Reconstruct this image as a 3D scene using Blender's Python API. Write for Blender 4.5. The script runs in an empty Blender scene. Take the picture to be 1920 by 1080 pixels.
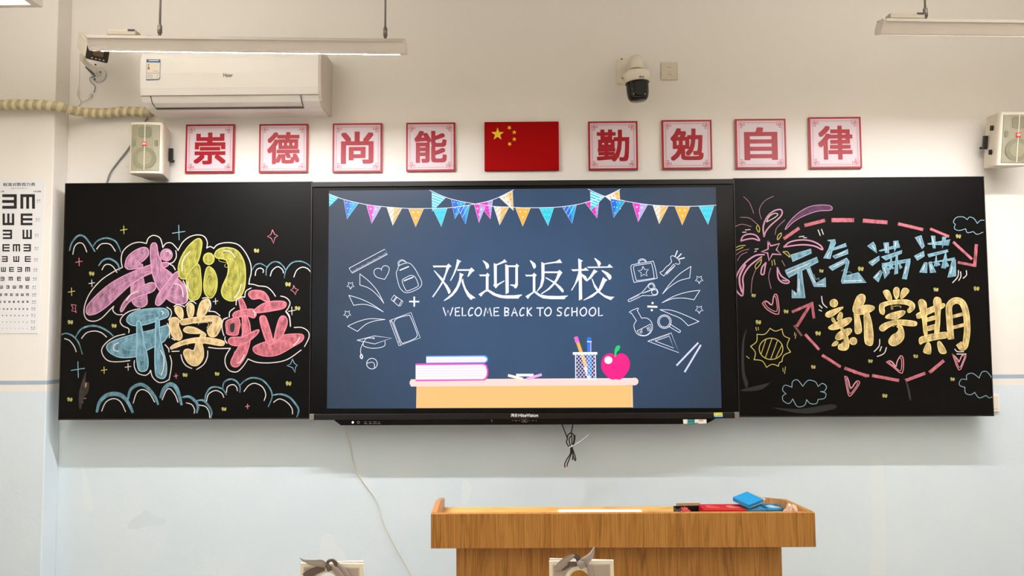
import bpy, bmesh, math, random
from mathutils import Vector, Matrix
from mathutils.geometry import tessellate_polygon
random.seed(7)
C = bpy.context.scene.collection
SC = bpy.context.scene
PI = math.pi

# ---------------------------------------------------------------- camera
F = 1331.0
CAM = Vector((-.0165, -3.4419, 1.6397))
YAW, PIT, ROL = -.0103, .0552, -.0054
def _axes():
    cy, sy = math.cos(YAW), math.sin(YAW); cp, sp = math.cos(PIT), math.sin(PIT)
    f = Vector((sy*cp, cy*cp, sp)); r = Vector((cy, -sy, 0)); u = r.cross(f)
    cr, sr = math.cos(ROL), math.sin(ROL)
    return cr*r+sr*u, -sr*r+cr*u, f
R_, U_, F_ = _axes()
cd = bpy.data.cameras.new('camera'); cam = bpy.data.objects.new('camera', cd); C.objects.link(cam)
cam.matrix_world = Matrix(((R_.x, U_.x, -F_.x, CAM.x), (R_.y, U_.y, -F_.y, CAM.y), (R_.z, U_.z, -F_.z, CAM.z), (0, 0, 0, 1)))
cd.sensor_width = 36; cd.sensor_fit = 'HORIZONTAL'; cd.lens = F/1920*36; cd.clip_start = .02
SC.camera = cam
def P(px, py, y=0.0):
    """point of the plane at depth y that was measured at pixel px, py of the photograph"""
    d = R_*((px-960)/F) + U_*((540-py)/F) + F_
    return CAM + d*((y-CAM.y)/d.y)
def PZ(px, py, z):
    d = R_*((px-960)/F) + U_*((540-py)/F) + F_
    return CAM + d*((z-CAM.z)/d.z)

# ---------------------------------------------------------------- view, world, lights
vs = SC.view_settings
vs.view_transform = 'Standard'; vs.look = 'None'; vs.exposure = 0; vs.gamma = 1; vs.use_curve_mapping = False
w = bpy.data.worlds.new('world'); SC.world = w; w.use_nodes = True
w.node_tree.nodes['Background'].inputs[0].default_value = (.80, .90, 1, 1)
w.node_tree.nodes['Background'].inputs[1].default_value = 2.5
def area(name, loc, sx, sy, power, col, rot=(0, 0, 0), spread=PI):
    l = bpy.data.lights.new(name, 'AREA'); l.shape = 'RECTANGLE'; l.size = sx; l.size_y = sy
    l.energy = power; l.color = col; l.spread = spread
    o = bpy.data.objects.new(name, l); o.location = loc; o.rotation_euler = rot; C.objects.link(o); return o
ROOM_COL = (1, .962, .905)
ROOM_W = 7
UP_W = 34
BOARD_E = 655.0          # emission of the blackboard light strips
for gx in (-1.78, 1.9):
    for gy in (-3.4, -5.6):
        area('room_light', (gx, gy, 2.735), .24, 1.15, ROOM_W, ROOM_COL)
for gx, gy in ((-1.78, -3.4), (-1.78, -5.6), (1.9, -3.4), (1.9, -5.6), (1.95, -1.75), (-1.785, -1.57)):
    area('added_bounce_fill', (gx, gy, 2.86), .24, 1.1, UP_W, ROOM_COL, (PI, 0, 0))  # added fill lamps facing up, so ceiling bounce brightens the upper wall
area('room_light', (1.95, -1.75, 2.735), .24, 1.15, ROOM_W, ROOM_COL)
area('room_light', (-1.785, -1.57, 2.735), .24, 1.12, ROOM_W, ROOM_COL)

# ---------------------------------------------------------------- helpers
def lin(c):
    return tuple((x/255/12.92 if x/255 <= .04045 else ((x/255+.055)/1.055)**2.4) for x in c)
_M = {}
def M(name, col, rough=.6, metal=0, emit=0, noise=0, scale=8, bump=0, spec=.5, coat=0, emitcol=None, stretch=None):
    if name in _M: return _M[name]
    m = bpy.data.materials.new(name); m.use_nodes = True; nt = m.node_tree; b = nt.nodes['Principled BSDF']
    c = lin(col)
    b.inputs['Base Color'].default_value = (*c, 1); b.inputs['Roughness'].default_value = rough
    b.inputs['Metallic'].default_value = metal; b.inputs['Specular IOR Level'].default_value = spec
    b.inputs['Coat Weight'].default_value = coat
    if emit:
        b.inputs['Emission Color'].default_value = (*lin(emitcol or col), 1); b.inputs['Emission Strength'].default_value = emit
    tc = mp = None
    if noise or bump:
        tc = nt.nodes.new('ShaderNodeTexCoord'); mp = nt.nodes.new('ShaderNodeMapping')
        nt.links.new(tc.outputs['Object'], mp.inputs[0])
        if stretch: mp.inputs['Scale'].default_value = stretch
        nz = nt.nodes.new('ShaderNodeTexNoise'); nz.inputs['Scale'].default_value = scale; nz.inputs['Detail'].default_value = 6
        nt.links.new(mp.outputs[0], nz.inputs['Vector'])
    if noise:
        r = nt.nodes.new('ShaderNodeValToRGB'); nt.links.new(nz.outputs['Fac'], r.inputs[0])
        r.color_ramp.elements[0].position = .3; r.color_ramp.elements[1].position = .7
        r.color_ramp.elements[0].color = (*[x*(1-noise) for x in c], 1)
        r.color_ramp.elements[1].color = (*[min(1, x*(1+noise*.35)) for x in c], 1)
        nt.links.new(r.outputs[0], b.inputs['Base Color'])
    if bump:
        bp = nt.nodes.new('ShaderNodeBump'); bp.inputs['Strength'].default_value = bump; bp.inputs['Distance'].default_value = .004
        nt.links.new(nz.outputs['Fac'], bp.inputs['Height']); nt.links.new(bp.outputs[0], b.inputs['Normal'])
    _M[name] = m; return m

def tag(o, label=None, cat=None, group=None, kind=None):
    if label: o['label'] = label
    if cat: o['category'] = cat
    if group: o['group'] = group
    if kind: o['kind'] = kind
    return o
def thing(name, label, cat, loc=(0, 0, 0), group=None):
    o = bpy.data.objects.new(name, None); o.empty_display_size = .05; C.objects.link(o); o.location = loc
    return tag(o, label, cat, group)
def obj(name, bm, mats, parent=None, smooth=False, loc=None):
    me = bpy.data.meshes.new(name); bm.to_mesh(me); bm.free()
    if not isinstance(mats, (list, tuple)): mats = [mats]
    for m in mats: me.materials.append(m)
    if smooth:
        for p in me.polygons: p.use_smooth = True
    o = bpy.data.objects.new(name, me); C.objects.link(o)
    if parent: o.parent = parent; o.matrix_parent_inverse = Matrix.Translation(-(parent_world(parent)))
    if loc: o.location = loc
    return o
def parent_world(p):
    v = Vector(p.location)
    q = p
    while q.parent:
        q = q.parent; v = v + q.location if q.type == 'EMPTY' and False else v
    return v if p.type == 'EMPTY' else Vector((0, 0, 0))
def localize(th, ang):
    """turn a whole thing about its own base (children ride along)"""
    th.rotation_euler = ang
def bx(bm, x0, x1, y0, y1, z0, z1, bev=0, seg=2, mi=0):
    b = bmesh.new(); bmesh.ops.create_cube(b, size=1)
    for v in b.verts:
        v.co = Vector(((x0+x1)/2+v.co.x*(x1-x0), (y0+y1)/2+v.co.y*(y1-y0), (z0+z1)/2+v.co.z*(z1-z0)))
    if bev: bmesh.ops.bevel(b, geom=b.edges[:], offset=bev, segments=seg, affect='EDGES', profile=.5)
    merge(bm, b, mi); return bm
def merge(bm, b, mi=0, mat=None):
    b.verts.index_update(); mp = {}
    for v in b.verts: mp[v] = bm.verts.new(mat @ v.co if mat else v.co)
    for f in b.faces:
        try:
            g = bm.faces.new([mp[v] for v in f.verts]); g.material_index = mi; g.smooth = f.smooth
        except ValueError: pass
    b.free(); return bm
def box(name, x0, x1, y0, y1, z0, z1, m, parent=None, bev=0, seg=2):
    return obj(name, bx(bmesh.new(), x0, x1, y0, y1, z0, z1, bev, seg), m, parent)
def smoothpath(pts, n=6, closed=False):
    pts = [Vector(p) for p in pts]
    if len(pts) < 3: return pts
    out = []; L = len(pts); rng = L if closed else L-1
    for i in range(rng):
        if closed: a, b, c, d = pts[i-1], pts[i], pts[(i+1) % L], pts[(i+2) % L]
        else: a, b, c, d = pts[max(i-1, 0)], pts[i], pts[i+1], pts[min(i+2, L-1)]
        for k in range(n):
            t = k/n
            out.append(.5*((2*b)+(c-a)*t+(2*a-5*b+4*c-d)*t*t+(3*b-a-3*c+d)*t**3))
    if not closed: out.append(pts[-1])
    return out
def tube(bm, pts, r, n=8, mi=0, cap=True, sm=6, flat=1):
    pts = smoothpath(pts, sm) if sm else [Vector(p) for p in pts]
    rings = []; up = Vector((.13, .97, .2)).normalized()
    for i, p in enumerate(pts):
        t = (pts[min(i+1, len(pts)-1)]-pts[max(i-1, 0)]).normalized()
        a = t.cross(up)
        if a.length < .05: a = t.cross(Vector((1, 0, 0)))
        a.normalize(); b = a.cross(t).normalized()
        rr = r(i/(len(pts)-1)) if callable(r) else r
        rings.append([bm.verts.new(p+a*math.cos(2*PI*k/n)*rr+b*math.sin(2*PI*k/n)*rr*flat) for k in range(n)])
    for i in range(len(rings)-1):
        for k in range(n):
            f = bm.faces.new((rings[i][k], rings[i][(k+1) % n], rings[i+1][(k+1) % n], rings[i+1][k])); f.smooth = True; f.material_index = mi
    if cap:
        for rg in (rings[0][::-1], rings[-1]):
            f = bm.faces.new(rg); f.material_index = mi
    return bm
def lathe(bm, prof, origin, axis='Z', n=28, mi=0, mat=None):
    rings = []; o = Vector(origin)
    for r, h in prof:
        rg = []
        for k in range(n):
            a = 2*PI*k/n
            v = Vector((r*math.cos(a), r*math.sin(a), h)) if axis == 'Z' else Vector((r*math.cos(a), -h, r*math.sin(a)))
            if mat: v = mat @ v
            rg.append(bm.verts.new(o+v))
        rings.append(rg)
    for i in range(len(rings)-1):
        for k in range(n):
            f = bm.faces.new((rings[i][k], rings[i][(k+1) % n], rings[i+1][(k+1) % n], rings[i+1][k])); f.smooth = True; f.material_index = mi
    for rg in (rings[0][::-1], rings[-1]):
        f = bm.faces.new(rg); f.material_index = mi
    bmesh.ops.recalc_face_normals(bm, faces=bm.faces[:])
    return bm
def extrude_x(bm, prof, x0, x1, mi=0, smooth=False):
    """profile of (y, z) points pulled from x0 to x1"""
    a = [bm.verts.new((x0, y, z)) for y, z in prof]; b = [bm.verts.new((x1, y, z)) for y, z in prof]; n = len(prof)
    for i in range(n):
        f = bm.faces.new((a[i], a[(i+1) % n], b[(i+1) % n], b[i])); f.material_index = mi; f.smooth = smooth
    bm.faces.new(a[::-1]); bm.faces.new(b)
    bmesh.ops.recalc_face_normals(bm, faces=bm.faces[:]); return bm
def rrect(w_, h_, r, n=5):
    o = []
    for cx, cy, a0 in ((w_/2-r, h_/2-r, 0), (-w_/2+r, h_/2-r, 90), (-w_/2+r, -h_/2+r, 180), (w_/2-r, -h_/2+r, 270)):
        for k in range(n+1):
            a = math.radians(a0+90*k/n); o.append((cx+r*math.cos(a), cy+r*math.sin(a)))
    return o
def slab(bm, pts, y_front, y_back, cx=0, cz=0, mi=0):
    """outline of (x, z) points given thickness in y"""
    a = [bm.verts.new((cx+x, y_front, cz+z)) for x, z in pts]; b = [bm.verts.new((cx+x, y_back, cz+z)) for x, z in pts]; n = len(pts)
    fs = [bm.faces.new(a), bm.faces.new(b[::-1])]
    for i in range(n): fs.append(bm.faces.new((a[i], b[i], b[(i+1) % n], a[(i+1) % n])))
    for f in fs: f.material_index = mi
    bmesh.ops.recalc_face_normals(bm, faces=fs); return bm

class Art:
    """flat drawing on a vertical surface; layers are lifted a fraction of a millimetre over each other"""
    lay = {}
    def __init__(s, y, key):
        s.bm = bmesh.new(); s.y = y; s.key = key; s.mats = []; s.org = (0, 0); s.k = 1
    def reg(s, x, y, k): s.org = (x, y); s.k = k; return s
    def _mi(s, m):
        if m not in s.mats: s.mats.append(m)
        return s.mats.index(m)
    def _y(s):
        n = Art.lay.get(s.key, 0); Art.lay[s.key] = n+1
        return s.y - .0003 - n*.000006
    LIM = {'l': (-2.2465, -1.0345), 'r': (1.036, 2.241)}
    def cl(s, v):
        if s.key in Art.LIM: v.x = min(max(v.x, Art.LIM[s.key][0]), Art.LIM[s.key][1])
        return v
    def px(s, p): return (s.org[0]+p[0]/s.k, s.org[1]+p[1]/s.k)
    @staticmethod
    def parse(t):
        if not isinstance(t, str): return [tuple(p) for p in t]
        return [tuple(float(v) for v in q.split(',')) for q in t.split()]
    def poly(s, pts, m):
        y = s._y(); vv = [s.cl(P(*s.px(p), y)) for p in pts]
        tris = tessellate_polygon([[Vector((v.x, v.z, 0)) for v in vv]])
        bv = [s.bm.verts.new(v) for v in vv]; mi = s._mi(m)
        for t in tris:
            try:
                f = s.bm.faces.new([bv[i] for i in t]); f.material_index = mi
                f.normal_update()
                if f.normal.y > 0: f.normal_flip()
            except ValueError: pass
    def fill(s, t, m, rnd=False, out=None, ow=0):
        pts = s.parse(t)
        if rnd: pts = [(v.x, v.y) for v in smoothpath([Vector((*p, 0)) for p in pts], 4, True)]
        s.poly(pts, m)
        if out: s.line(pts+[pts[0]], out, ow, sm=0)
        return s
    def line(s, t, m, w=1.4, sm=5, taper=0):
        pts = [Vector((*s.px(p), 0)) for p in s.parse(t)]
        if sm: pts = smoothpath(pts, sm)
        y = s._y(); mi = s._mi(m); n = len(pts); L = []; Rr = []
        for i, p in enumerate(pts):
            t_ = pts[min(i+1, n-1)]-pts[max(i-1, 0)]
            if t_.length < 1e-6: t_ = Vector((1, 0, 0))
            t_.normalize(); nn = Vector((-t_.y, t_.x, 0)); ww = w/2
            if taper: ww *= 1-taper*abs(2*i/(n-1)-1)**2
            q = p
            if i == 0: q = p-t_*ww*.6
            if i == n-1: q = p+t_*ww*.6
            L.append(s.bm.verts.new(s.cl(P(q.x+nn.x*ww, q.y+nn.y*ww, y)))); Rr.append(s.bm.verts.new(s.cl(P(q.x-nn.x*ww, q.y-nn.y*ww, y))))
        for i in range(n-1):
            f = s.bm.faces.new((L[i], L[i+1], Rr[i+1], Rr[i])); f.material_index = mi
            f.normal_update()
            if f.normal.y > 0: f.normal_flip()
        return s
    def circ(s, cx, cy, rx, ry, m, n=20, out=None, ow=0):
        pts = [(cx+rx*math.cos(2*PI*k/n), cy+ry*math.sin(2*PI*k/n)) for k in range(n)]
        if m: s.poly(pts, m)
        if out: s.line(pts+[pts[0]], out, ow, sm=0)
        return s
    def done(s, name, parent, label=None):
        o = obj(name, s.bm, s.mats, parent)
        if label: o['label'] = label
        return o

def textbm(body, size, bold=0, spacing=1):
    cu = bpy.data.curves.new('t', 'FONT'); cu.body = body; cu.size = size; cu.offset = bold; cu.space_character = spacing
    cu.align_x = 'LEFT'; cu.resolution_u = 3
    o = bpy.data.objects.new('t', cu); C.objects.link(o)
    dg = bpy.context.evaluated_depsgraph_get(); dg.update()
    me = bpy.data.meshes.new_from_object(o.evaluated_get(dg))
    bm = bmesh.new(); bm.from_mesh(me); bpy.data.objects.remove(o); bpy.data.curves.remove(cu); bpy.data.meshes.remove(me)
    return bm
def text(body, x0, x1, z0, z1, y, m, bm=None, bold=0, keep=False):
    """text fitted in the box x0..x1, z0..z1 of the vertical plane y; returns a bmesh"""
    t = textbm(body, 1, 0)
    if bold:
        base = t.copy()
        for k in range(8):
            c_ = base.copy(); dx, dy = [(1, 0), (1, 1), (0, 1), (-1, 1), (-1, 0), (-1, -1), (0, -1), (1, -1)][k]
            for v in c_.verts: v.co.x += dx*bold; v.co.y += dy*bold; v.co.z += (k+1)*1e-5
            merge(t, c_)
        base.free()
    if not t.verts: return bm or bmesh.new()
    xs = [v.co.x for v in t.verts]; ys = [v.co.y for v in t.verts]
    sx = (x1-x0)/(max(xs)-min(xs)); sz = (z1-z0)/(max(ys)-min(ys))
    if keep: sx = sz = min(sx, sz)
    ax, ay = min(xs), min(ys)
    for v in t.verts: v.co = Vector((x0+(v.co.x-ax)*sx, y-v.co.z, z0+(v.co.y-ay)*sz))
    for f in t.faces: f.smooth = False
    bm = bm or bmesh.new(); merge(bm, t, m if isinstance(m, int) else 0); return bm

# ---------------------------------------------------------------- setting
WY = .12                     # plane of the front wall
WL = P(107, 960, WY).x       # side face of the left pillar
PY = .012                    # its front
def wallmat(zs0, zs1, zs2):
    m = bpy.data.materials.new('painted_plaster'); m.use_nodes = True; nt = m.node_tree; b = nt.nodes['Principled BSDF']
    b.inputs['Roughness'].default_value = .62; b.inputs['Specular IOR Level'].default_value = .3
    tc = nt.nodes.new('ShaderNodeTexCoord'); sep = nt.nodes.new('ShaderNodeSeparateXYZ'); nt.links.new(tc.outputs['Object'], sep.inputs[0])
    def gt(v):
        g = nt.nodes.new('ShaderNodeMath'); g.operation = 'GREATER_THAN'; g.inputs[1].default_value = v
        nt.links.new(sep.outputs['Z'], g.inputs[0]); return g.outputs[0]
    nz = nt.nodes.new('ShaderNodeTexNoise'); nz.inputs['Scale'].default_value = 2.6; nz.inputs['Detail'].default_value = 4; nz.inputs['Roughness'].default_value = .6
    nt.links.new(tc.outputs['Object'], nz.inputs['Vector'])
    rp = nt.nodes.new('ShaderNodeValToRGB'); nt.links.new(nz.outputs['Fac'], rp.inputs[0])
    rp.color_ramp.elements[0].position = .36; rp.color_ramp.elements[1].position = .66
    rp.color_ramp.elements[0].color = (*lin(BLUE), 1); rp.color_ramp.elements[1].color = (*lin(BLUE2), 1)
    def mix(f, a, c):
        x = nt.nodes.new('ShaderNodeMix'); x.data_type = 'RGBA'; nt.links.new(f, x.inputs[0])
        if isinstance(a, tuple): x.inputs[6].default_value = (*lin(a), 1)
        else: nt.links.new(a, x.inputs[6])
        x.inputs[7].default_value = (*lin(c), 1); return x.outputs[2]
    c1 = mix(gt(zs0), rp.outputs[0], CREAM); c2 = mix(gt(zs1), c1, STRIPE); c3 = mix(gt(zs2), c2, CREAM)
    nt.links.new(c3, b.inputs['Base Color'])
    n2 = nt.nodes.new('ShaderNodeTexNoise'); n2.inputs['Scale'].default_value = 60; n2.inputs['Detail'].default_value = 3
    nt.links.new(tc.outputs['Object'], n2.inputs['Vector'])
    n3 = nt.nodes.new('ShaderNodeTexNoise'); n3.inputs['Scale'].default_value = 3.5
    nt.links.new(tc.outputs['Object'], n3.inputs['Vector'])
    ad = nt.nodes.new('ShaderNodeMath'); ad.operation = 'MULTIPLY_ADD'; ad.inputs[1].default_value = 6
    nt.links.new(n3.outputs['Fac'], ad.inputs[0]); nt.links.new(n2.outputs['Fac'], ad.inputs[2])
    bp = nt.nodes.new('ShaderNodeBump'); bp.inputs['Strength'].default_value = .12; bp.inputs['Distance'].default_value = .004
    nt.links.new(ad.outputs[0], bp.inputs['Height']); nt.links.new(bp.outputs[0], b.inputs['Normal'])
    return m
CREAM = (231, 225, 217); STRIPE = (160, 176, 194); BLUE = (210, 222, 229); BLUE2 = (215, 225, 230)
z0, z1, z2 = (P(1895, 719.5, WY).z+P(50, 737, PY).z)/2, (P(1895, 707, WY).z+P(50, 724, PY).z)/2, (P(1895, 700, WY).z+P(50, 716, PY).z)/2
WM = wallmat(z0, z1, z2)
SX = 3.9; CZ = 3.35; BY = -7.6
tag(box('wall_front', -SX, SX, WY, WY+.15, 0, CZ, WM), kind='structure')
tag(box('wall_pillar', -SX, WL, PY, WY, 0, CZ, WM, bev=.004), kind='structure')
plain = M('room_paint', (226, 218, 206), .7)
tag(box('wall_left', -SX-.15, -SX, BY, WY, 0, CZ, plain), kind='structure')
tag(box('wall_right', SX, SX+.15, BY, WY, 0, CZ, plain), kind='structure')
bk = bmesh.new()
for a in ((-SX, -3.6, 0, CZ), (-3.6, -2.0, 0, 1.3), (-3.6, -2.0, 3.05, CZ), (-2.0, SX, 0, CZ)):
    bx(bk, a[0], a[1], BY-.15, BY, a[2], a[3])
tag(obj('wall_back', bk, plain), kind='structure')
wf = bmesh.new()
for a in ((-3.6, -3.55, 1.3, 3.05), (-2.05, -2.0, 1.3, 3.05), (-3.55, -2.05, 1.3, 1.35), (-3.55, -2.05, 3.0, 3.05), (-2.83, -2.77, 1.35, 3.0)):
    bx(wf, a[0], a[1], BY-.1, BY-.04, a[2], a[3])
tag(obj('added_window_1', wf, M('white_frame', (230, 230, 228), .4)), kind='structure')  # unseen window, added for daylight glare on the left of the screen
tag(box('floor', -SX, SX, BY, WY, -.1, 0, M('terrazzo_floor', (168, 166, 160), .35, noise=.25, scale=120)), kind='structure')
tag(box('ceiling', -SX, SX, BY, WY, CZ, CZ+.1, M('ceiling_paint', (222, 218, 208), .8)), kind='structure')
# repaired plaster and old scuffs on the painted wall
def patch(name, y, blobs):
    a = Art(y, 'wall')
    for t, col in blobs: a.fill(t, M('patch_%d_%d_%d' % col, col, .7), rnd=True)
    return tag(a.done(name, None), kind='structure')

# ---------------------------------------------------------------- chalkboards
BZ0, BZ1 = 1.2031, 2.3599
blackm = M('black_board_surface', (8, 7, 6), .36, spec=.14, noise=.25, scale=3, bump=.02)
edge = M('dark_bronze_edge', (50, 45, 42), .35, metal=.5)
def chalkboard(x0, x1, label):
    t = thing('chalkboard', label, 'chalkboard', ((x0+x1)/2, .06, BZ0))
    box('writing_surface', x0+.004, x1-.004, 0, .02, BZ0+.006, BZ1-.004, blackm, t, .002)
    b = bmesh.new()
    for a in ((x0, x0+.004, BZ0, BZ1), (x1-.004, x1, BZ0, BZ1), (x0, x1, BZ0, BZ0+.006), (x0, x1, BZ1-.004, BZ1)):
        bx(b, a[0], a[1], -.002, .045, a[2], a[3])
    obj('edge_frame', b, edge, t)
    box('mounting_back', x0+.03, x1-.03, .02, WY, BZ0+.01, BZ1-.03, M('board_backing', (40, 40, 42), .7), t)
    return t
LB = chalkboard(-2.2509, -1.0300, 'black chalkboard left of the screen, drawn with five big coloured bubble characters and blue clouds')
RB = chalkboard(1.0315, 2.2454, 'black chalkboard right of the screen, drawn with pink firework, dashed loop, sun and seven characters')

def tone(c, k=.82):
    g = sum(c)/3; return tuple((v*.88+g*.12)*k for v in c)
def chalk(name, col, k=.82): return M('chalk_'+name, tone(col, k), 1, noise=.6, scale=50, spec=.1, stretch=(1, 1, .45))
PINK = chalk('pink', (205, 138, 172)); YEL = chalk('yellow', (196, 190, 78)); BLU = chalk('blue', (120, 172, 190))
TAN = chalk('tan', (222, 190, 128), .92); RED = chalk('rose', (214, 112, 124), .88); WHT = M('chalk_white', (206, 198, 192), 1, noise=.15, scale=60)
GOLD = chalk('gold', (240, 214, 116), 1); PLT = M('chalk_pink_line', tone((224, 150, 186), .86), 1); YLN = M('chalk_yellow_line', tone((226, 206, 96), .86), 1)
BLN = M('chalk_blue_line', tone((142, 196, 216), .86), 1); RLN = M('chalk_rose_line', tone((238, 130, 146), .86), 1); TLN = M('chalk_tan_line', tone((240, 208, 150), .86), 1)
YGL = M('chalk_green_yellow_line', tone((214, 208, 86), .86), 1); SKY = chalk('sky', (138, 190, 212)); PUR = M('chalk_purple', tone((104, 62, 100), .86), 1, noise=.4, scale=40)
DRK = M('board_dark', (20, 18, 17), .6); SMU = M('chalk_smudge', (52, 46, 40), 1, noise=.6, scale=30); SKN = M('chalk_thin_sky', tone((150, 186, 204), .86), 1)
RG = {'A': (105, 400, 5.142), 'B': (325, 400, 5.144), 'C': (105, 560, 4.696), 'D': (325, 540, 4.319),
      'E': (1375, 350, 4.908), 'F': (1610, 370, 4.908), 'G': (1375, 540, 4.5), 'H': (1610, 540, 4.319)}
def art(r, board='l'): return Art(0, board).reg(*RG[r])
def hatch(a, t, m, n, w=.7):
    n = int(n*.7+.5)
    """loose chalk passes along a filled stroke, inside its outline"""
    pts = a.parse(t); c = Vector((sum(p[0] for p in pts)/len(pts), sum(p[1] for p in pts)/len(pts), 0))
    sxx = sum((p[0]-c.x)**2 for p in pts); syy = sum((p[1]-c.y)**2 for p in pts); sxy = sum((p[0]-c.x)*(p[1]-c.y) for p in pts)
    th = .5*math.atan2(2*sxy, sxx-syy); d = Vector((math.cos(th), math.sin(th), 0))
    for i in range(n):
        f = .3+.48*i/max(1, n-1)+random.uniform(-.05, .05)
        q = [c+(Vector((*p, 0))-c)*f for p in pts]
        k = random.randrange(len(q)); q = q[k:]+q[:k]
        a.line([(v.x, v.y) for v in q[:max(3, int(len(q)*.7))]], m, w, sm=3)
def glyph(r, polys, m, ln, board, parent, holes=(), hl=(), ow=1.8, n=3, name='chalk_character', rnd=True):
    a = art(r, board)
    items = []
    for t in polys:
        if isinstance(t, tuple): a.reg(*RG[t[0]]); t = t[1]
        else: a.reg(*RG[r])
        a.fill(t, m, rnd, ln, ow)
        if n: hatch(a, t, ln, n)
    a.reg(*RG[r])
    for t in holes: a.fill(t, DRK, rnd)
    for t in hl:
        if isinstance(t, tuple): a.reg(*RG[t[0]]); t = t[1]
        else: a.reg(*RG[r])
        a.line(t, WHT, 1.6)
    return a.done(name, parent)
def circ(cx, cy, rx, ry=None, n=12):
    ry = ry or rx; return [(cx+rx*math.cos(2*PI*k/n), cy+ry*math.sin(2*PI*k/n)) for k in range(n)]
# left board: five bubble characters
glyph('A', ['665,500 690,420 760,360 840,328 885,345 890,400 850,450 800,485 832,492 828,520 760,535 700,540 675,525',
  '735,640 770,620 830,615 850,670 880,840 860,890 810,905 765,890 735,850 722,740',
  '290,940 310,880 400,780 520,680 640,610 760,555 900,500 1000,480 1075,472 1085,495 1060,515 930,565 850,605 720,690 620,780 500,890 400,960 330,980 300,970',
  '620,930 650,860 720,780 820,710 910,668 955,680 960,720 920,760 800,800 700,860 640,945',
  '912,320 940,285 972,305 985,400 1010,440 1025,510 1100,570 1234,690 1268,800 1250,860 1180,875 1090,840 1000,750 950,650 925,560 912,440',
  '960,850 985,780 1060,680 1130,590 1180,560 1180,610 1120,700 1060,820 1000,885 965,880', circ(1065, 400, 56)],
  PINK, PLT, 'l', LB, hl=['680,840 720,785 790,750', '1145,680 1190,690 1220,740 1225,805', '1060,370 1085,362 1105,390'], n=5)
glyph('B', ['130,500 240,490 265,600 270,740 245,815 195,838 150,820 130,700',
  '48,560 55,480 100,380 170,290 240,243 275,275 265,370 235,470 190,520 130,600 120,630 70,625', circ(342, 438, 52, 55),
  '322,530 350,515 395,555 422,640 415,740 380,805 345,815 305,770 293,690 305,590',
  '398,395 430,350 500,330 590,345 650,400 690,500 695,650 680,740 640,810 570,845 500,825 465,770 475,700 520,600 530,520 515,460 480,440 420,430'],
  YEL, YGL, 'l', LB, hl=['85,555 95,450 160,368', '485,360 550,370 595,425', '585,820 630,760 655,685', '145,660 140,700 158,755'], n=4)
glyph('C', ['622,190 650,140 740,100 870,85 960,88 992,120 980,160 920,185 800,225 700,238 650,225',
  '445,430 470,390 560,350 700,310 850,275 990,232 1000,290 970,350 930,390 780,465 700,510 570,518 480,480',
  '712,215 740,205 765,300 770,380 800,480 812,570 800,625 765,640 725,620 708,500 712,380',
  '880,190 908,190 912,290 930,400 970,560 972,660 950,700 915,700 880,670 870,560 872,400'],
  BLU, BLN, 'l', LB, hl=['550,390 510,410 510,450 548,465', '920,455 950,520 945,620 925,675', '930,110 945,125 935,138'], n=4)
glyph('D', ['12,165 30,148 65,160 80,200 75,245 55,245 20,200', '110,160 135,122 165,145 165,200 150,235 125,235',
  '198,190 220,120 260,92 290,110 290,150 260,210 225,230 195,225',
  '58,270 75,255 200,235 330,225 385,250 390,300 360,370 330,395 290,385 280,340 320,275 250,268 150,285 75,298',
  ('C', '1005,180 1050,165 1085,190 1080,240 1110,320 1095,360 1060,360 1020,320 1000,240'),
  '82,340 110,315 170,320 220,345 262,375 250,400 215,395 225,370 170,368 110,362',
  '200,440 215,430 240,480 243,560 210,615 170,630 120,605 85,540 90,505 120,495 165,505 185,440',
  '-22,480 20,450 100,420 200,402 300,405 405,430 408,460 370,465 250,445 150,445 60,465 0,488 -15,495'],
  TAN, TLN, 'l', LB, n=3)
glyph('D', ['425,290 440,262 520,240 540,290 530,340 515,380 440,375 430,340',
  '530,95 550,80 570,110 590,160 600,230 620,300 625,400 610,480 580,560 530,630 490,638 465,610 480,560 530,470 560,380 560,280 550,200',
  '482,215 510,190 600,172 655,175 672,210 650,242 590,225 500,242 485,232',
  '445,430 470,400 560,395 640,355 690,338 685,365 640,410 580,450 510,468 460,455',
  '608,50 640,20 720,25 760,60 778,105 750,110 700,85 640,90',
  '660,175 720,130 800,108 890,108 915,130 890,165 800,185 700,200 665,195',
  '645,490 680,460 790,420 900,380 1020,372 1055,390 1040,430 960,480 850,540 750,552 670,530',
  '700,240 740,228 765,280 800,400 803,448 760,445 720,340', '815,420 840,300 870,232 910,235 922,290 880,390 830,430'],
  RED, RLN, 'l', LB, holes=['460,297 495,287 490,350 464,352'], hl=['645,185 662,205 655,225', '575,540 550,590 520,610', '1025,400 1000,440 970,465'], n=3)
def strokes(name, parent, board, m, specs, w, taper=0):
    a = art('A', board)
    for r, ts in specs:
        a.reg(*RG[r])
        for t in ts.split(';'): a.line(t.strip(), m, w, taper=taper)
    return a.done(name, parent)
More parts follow.
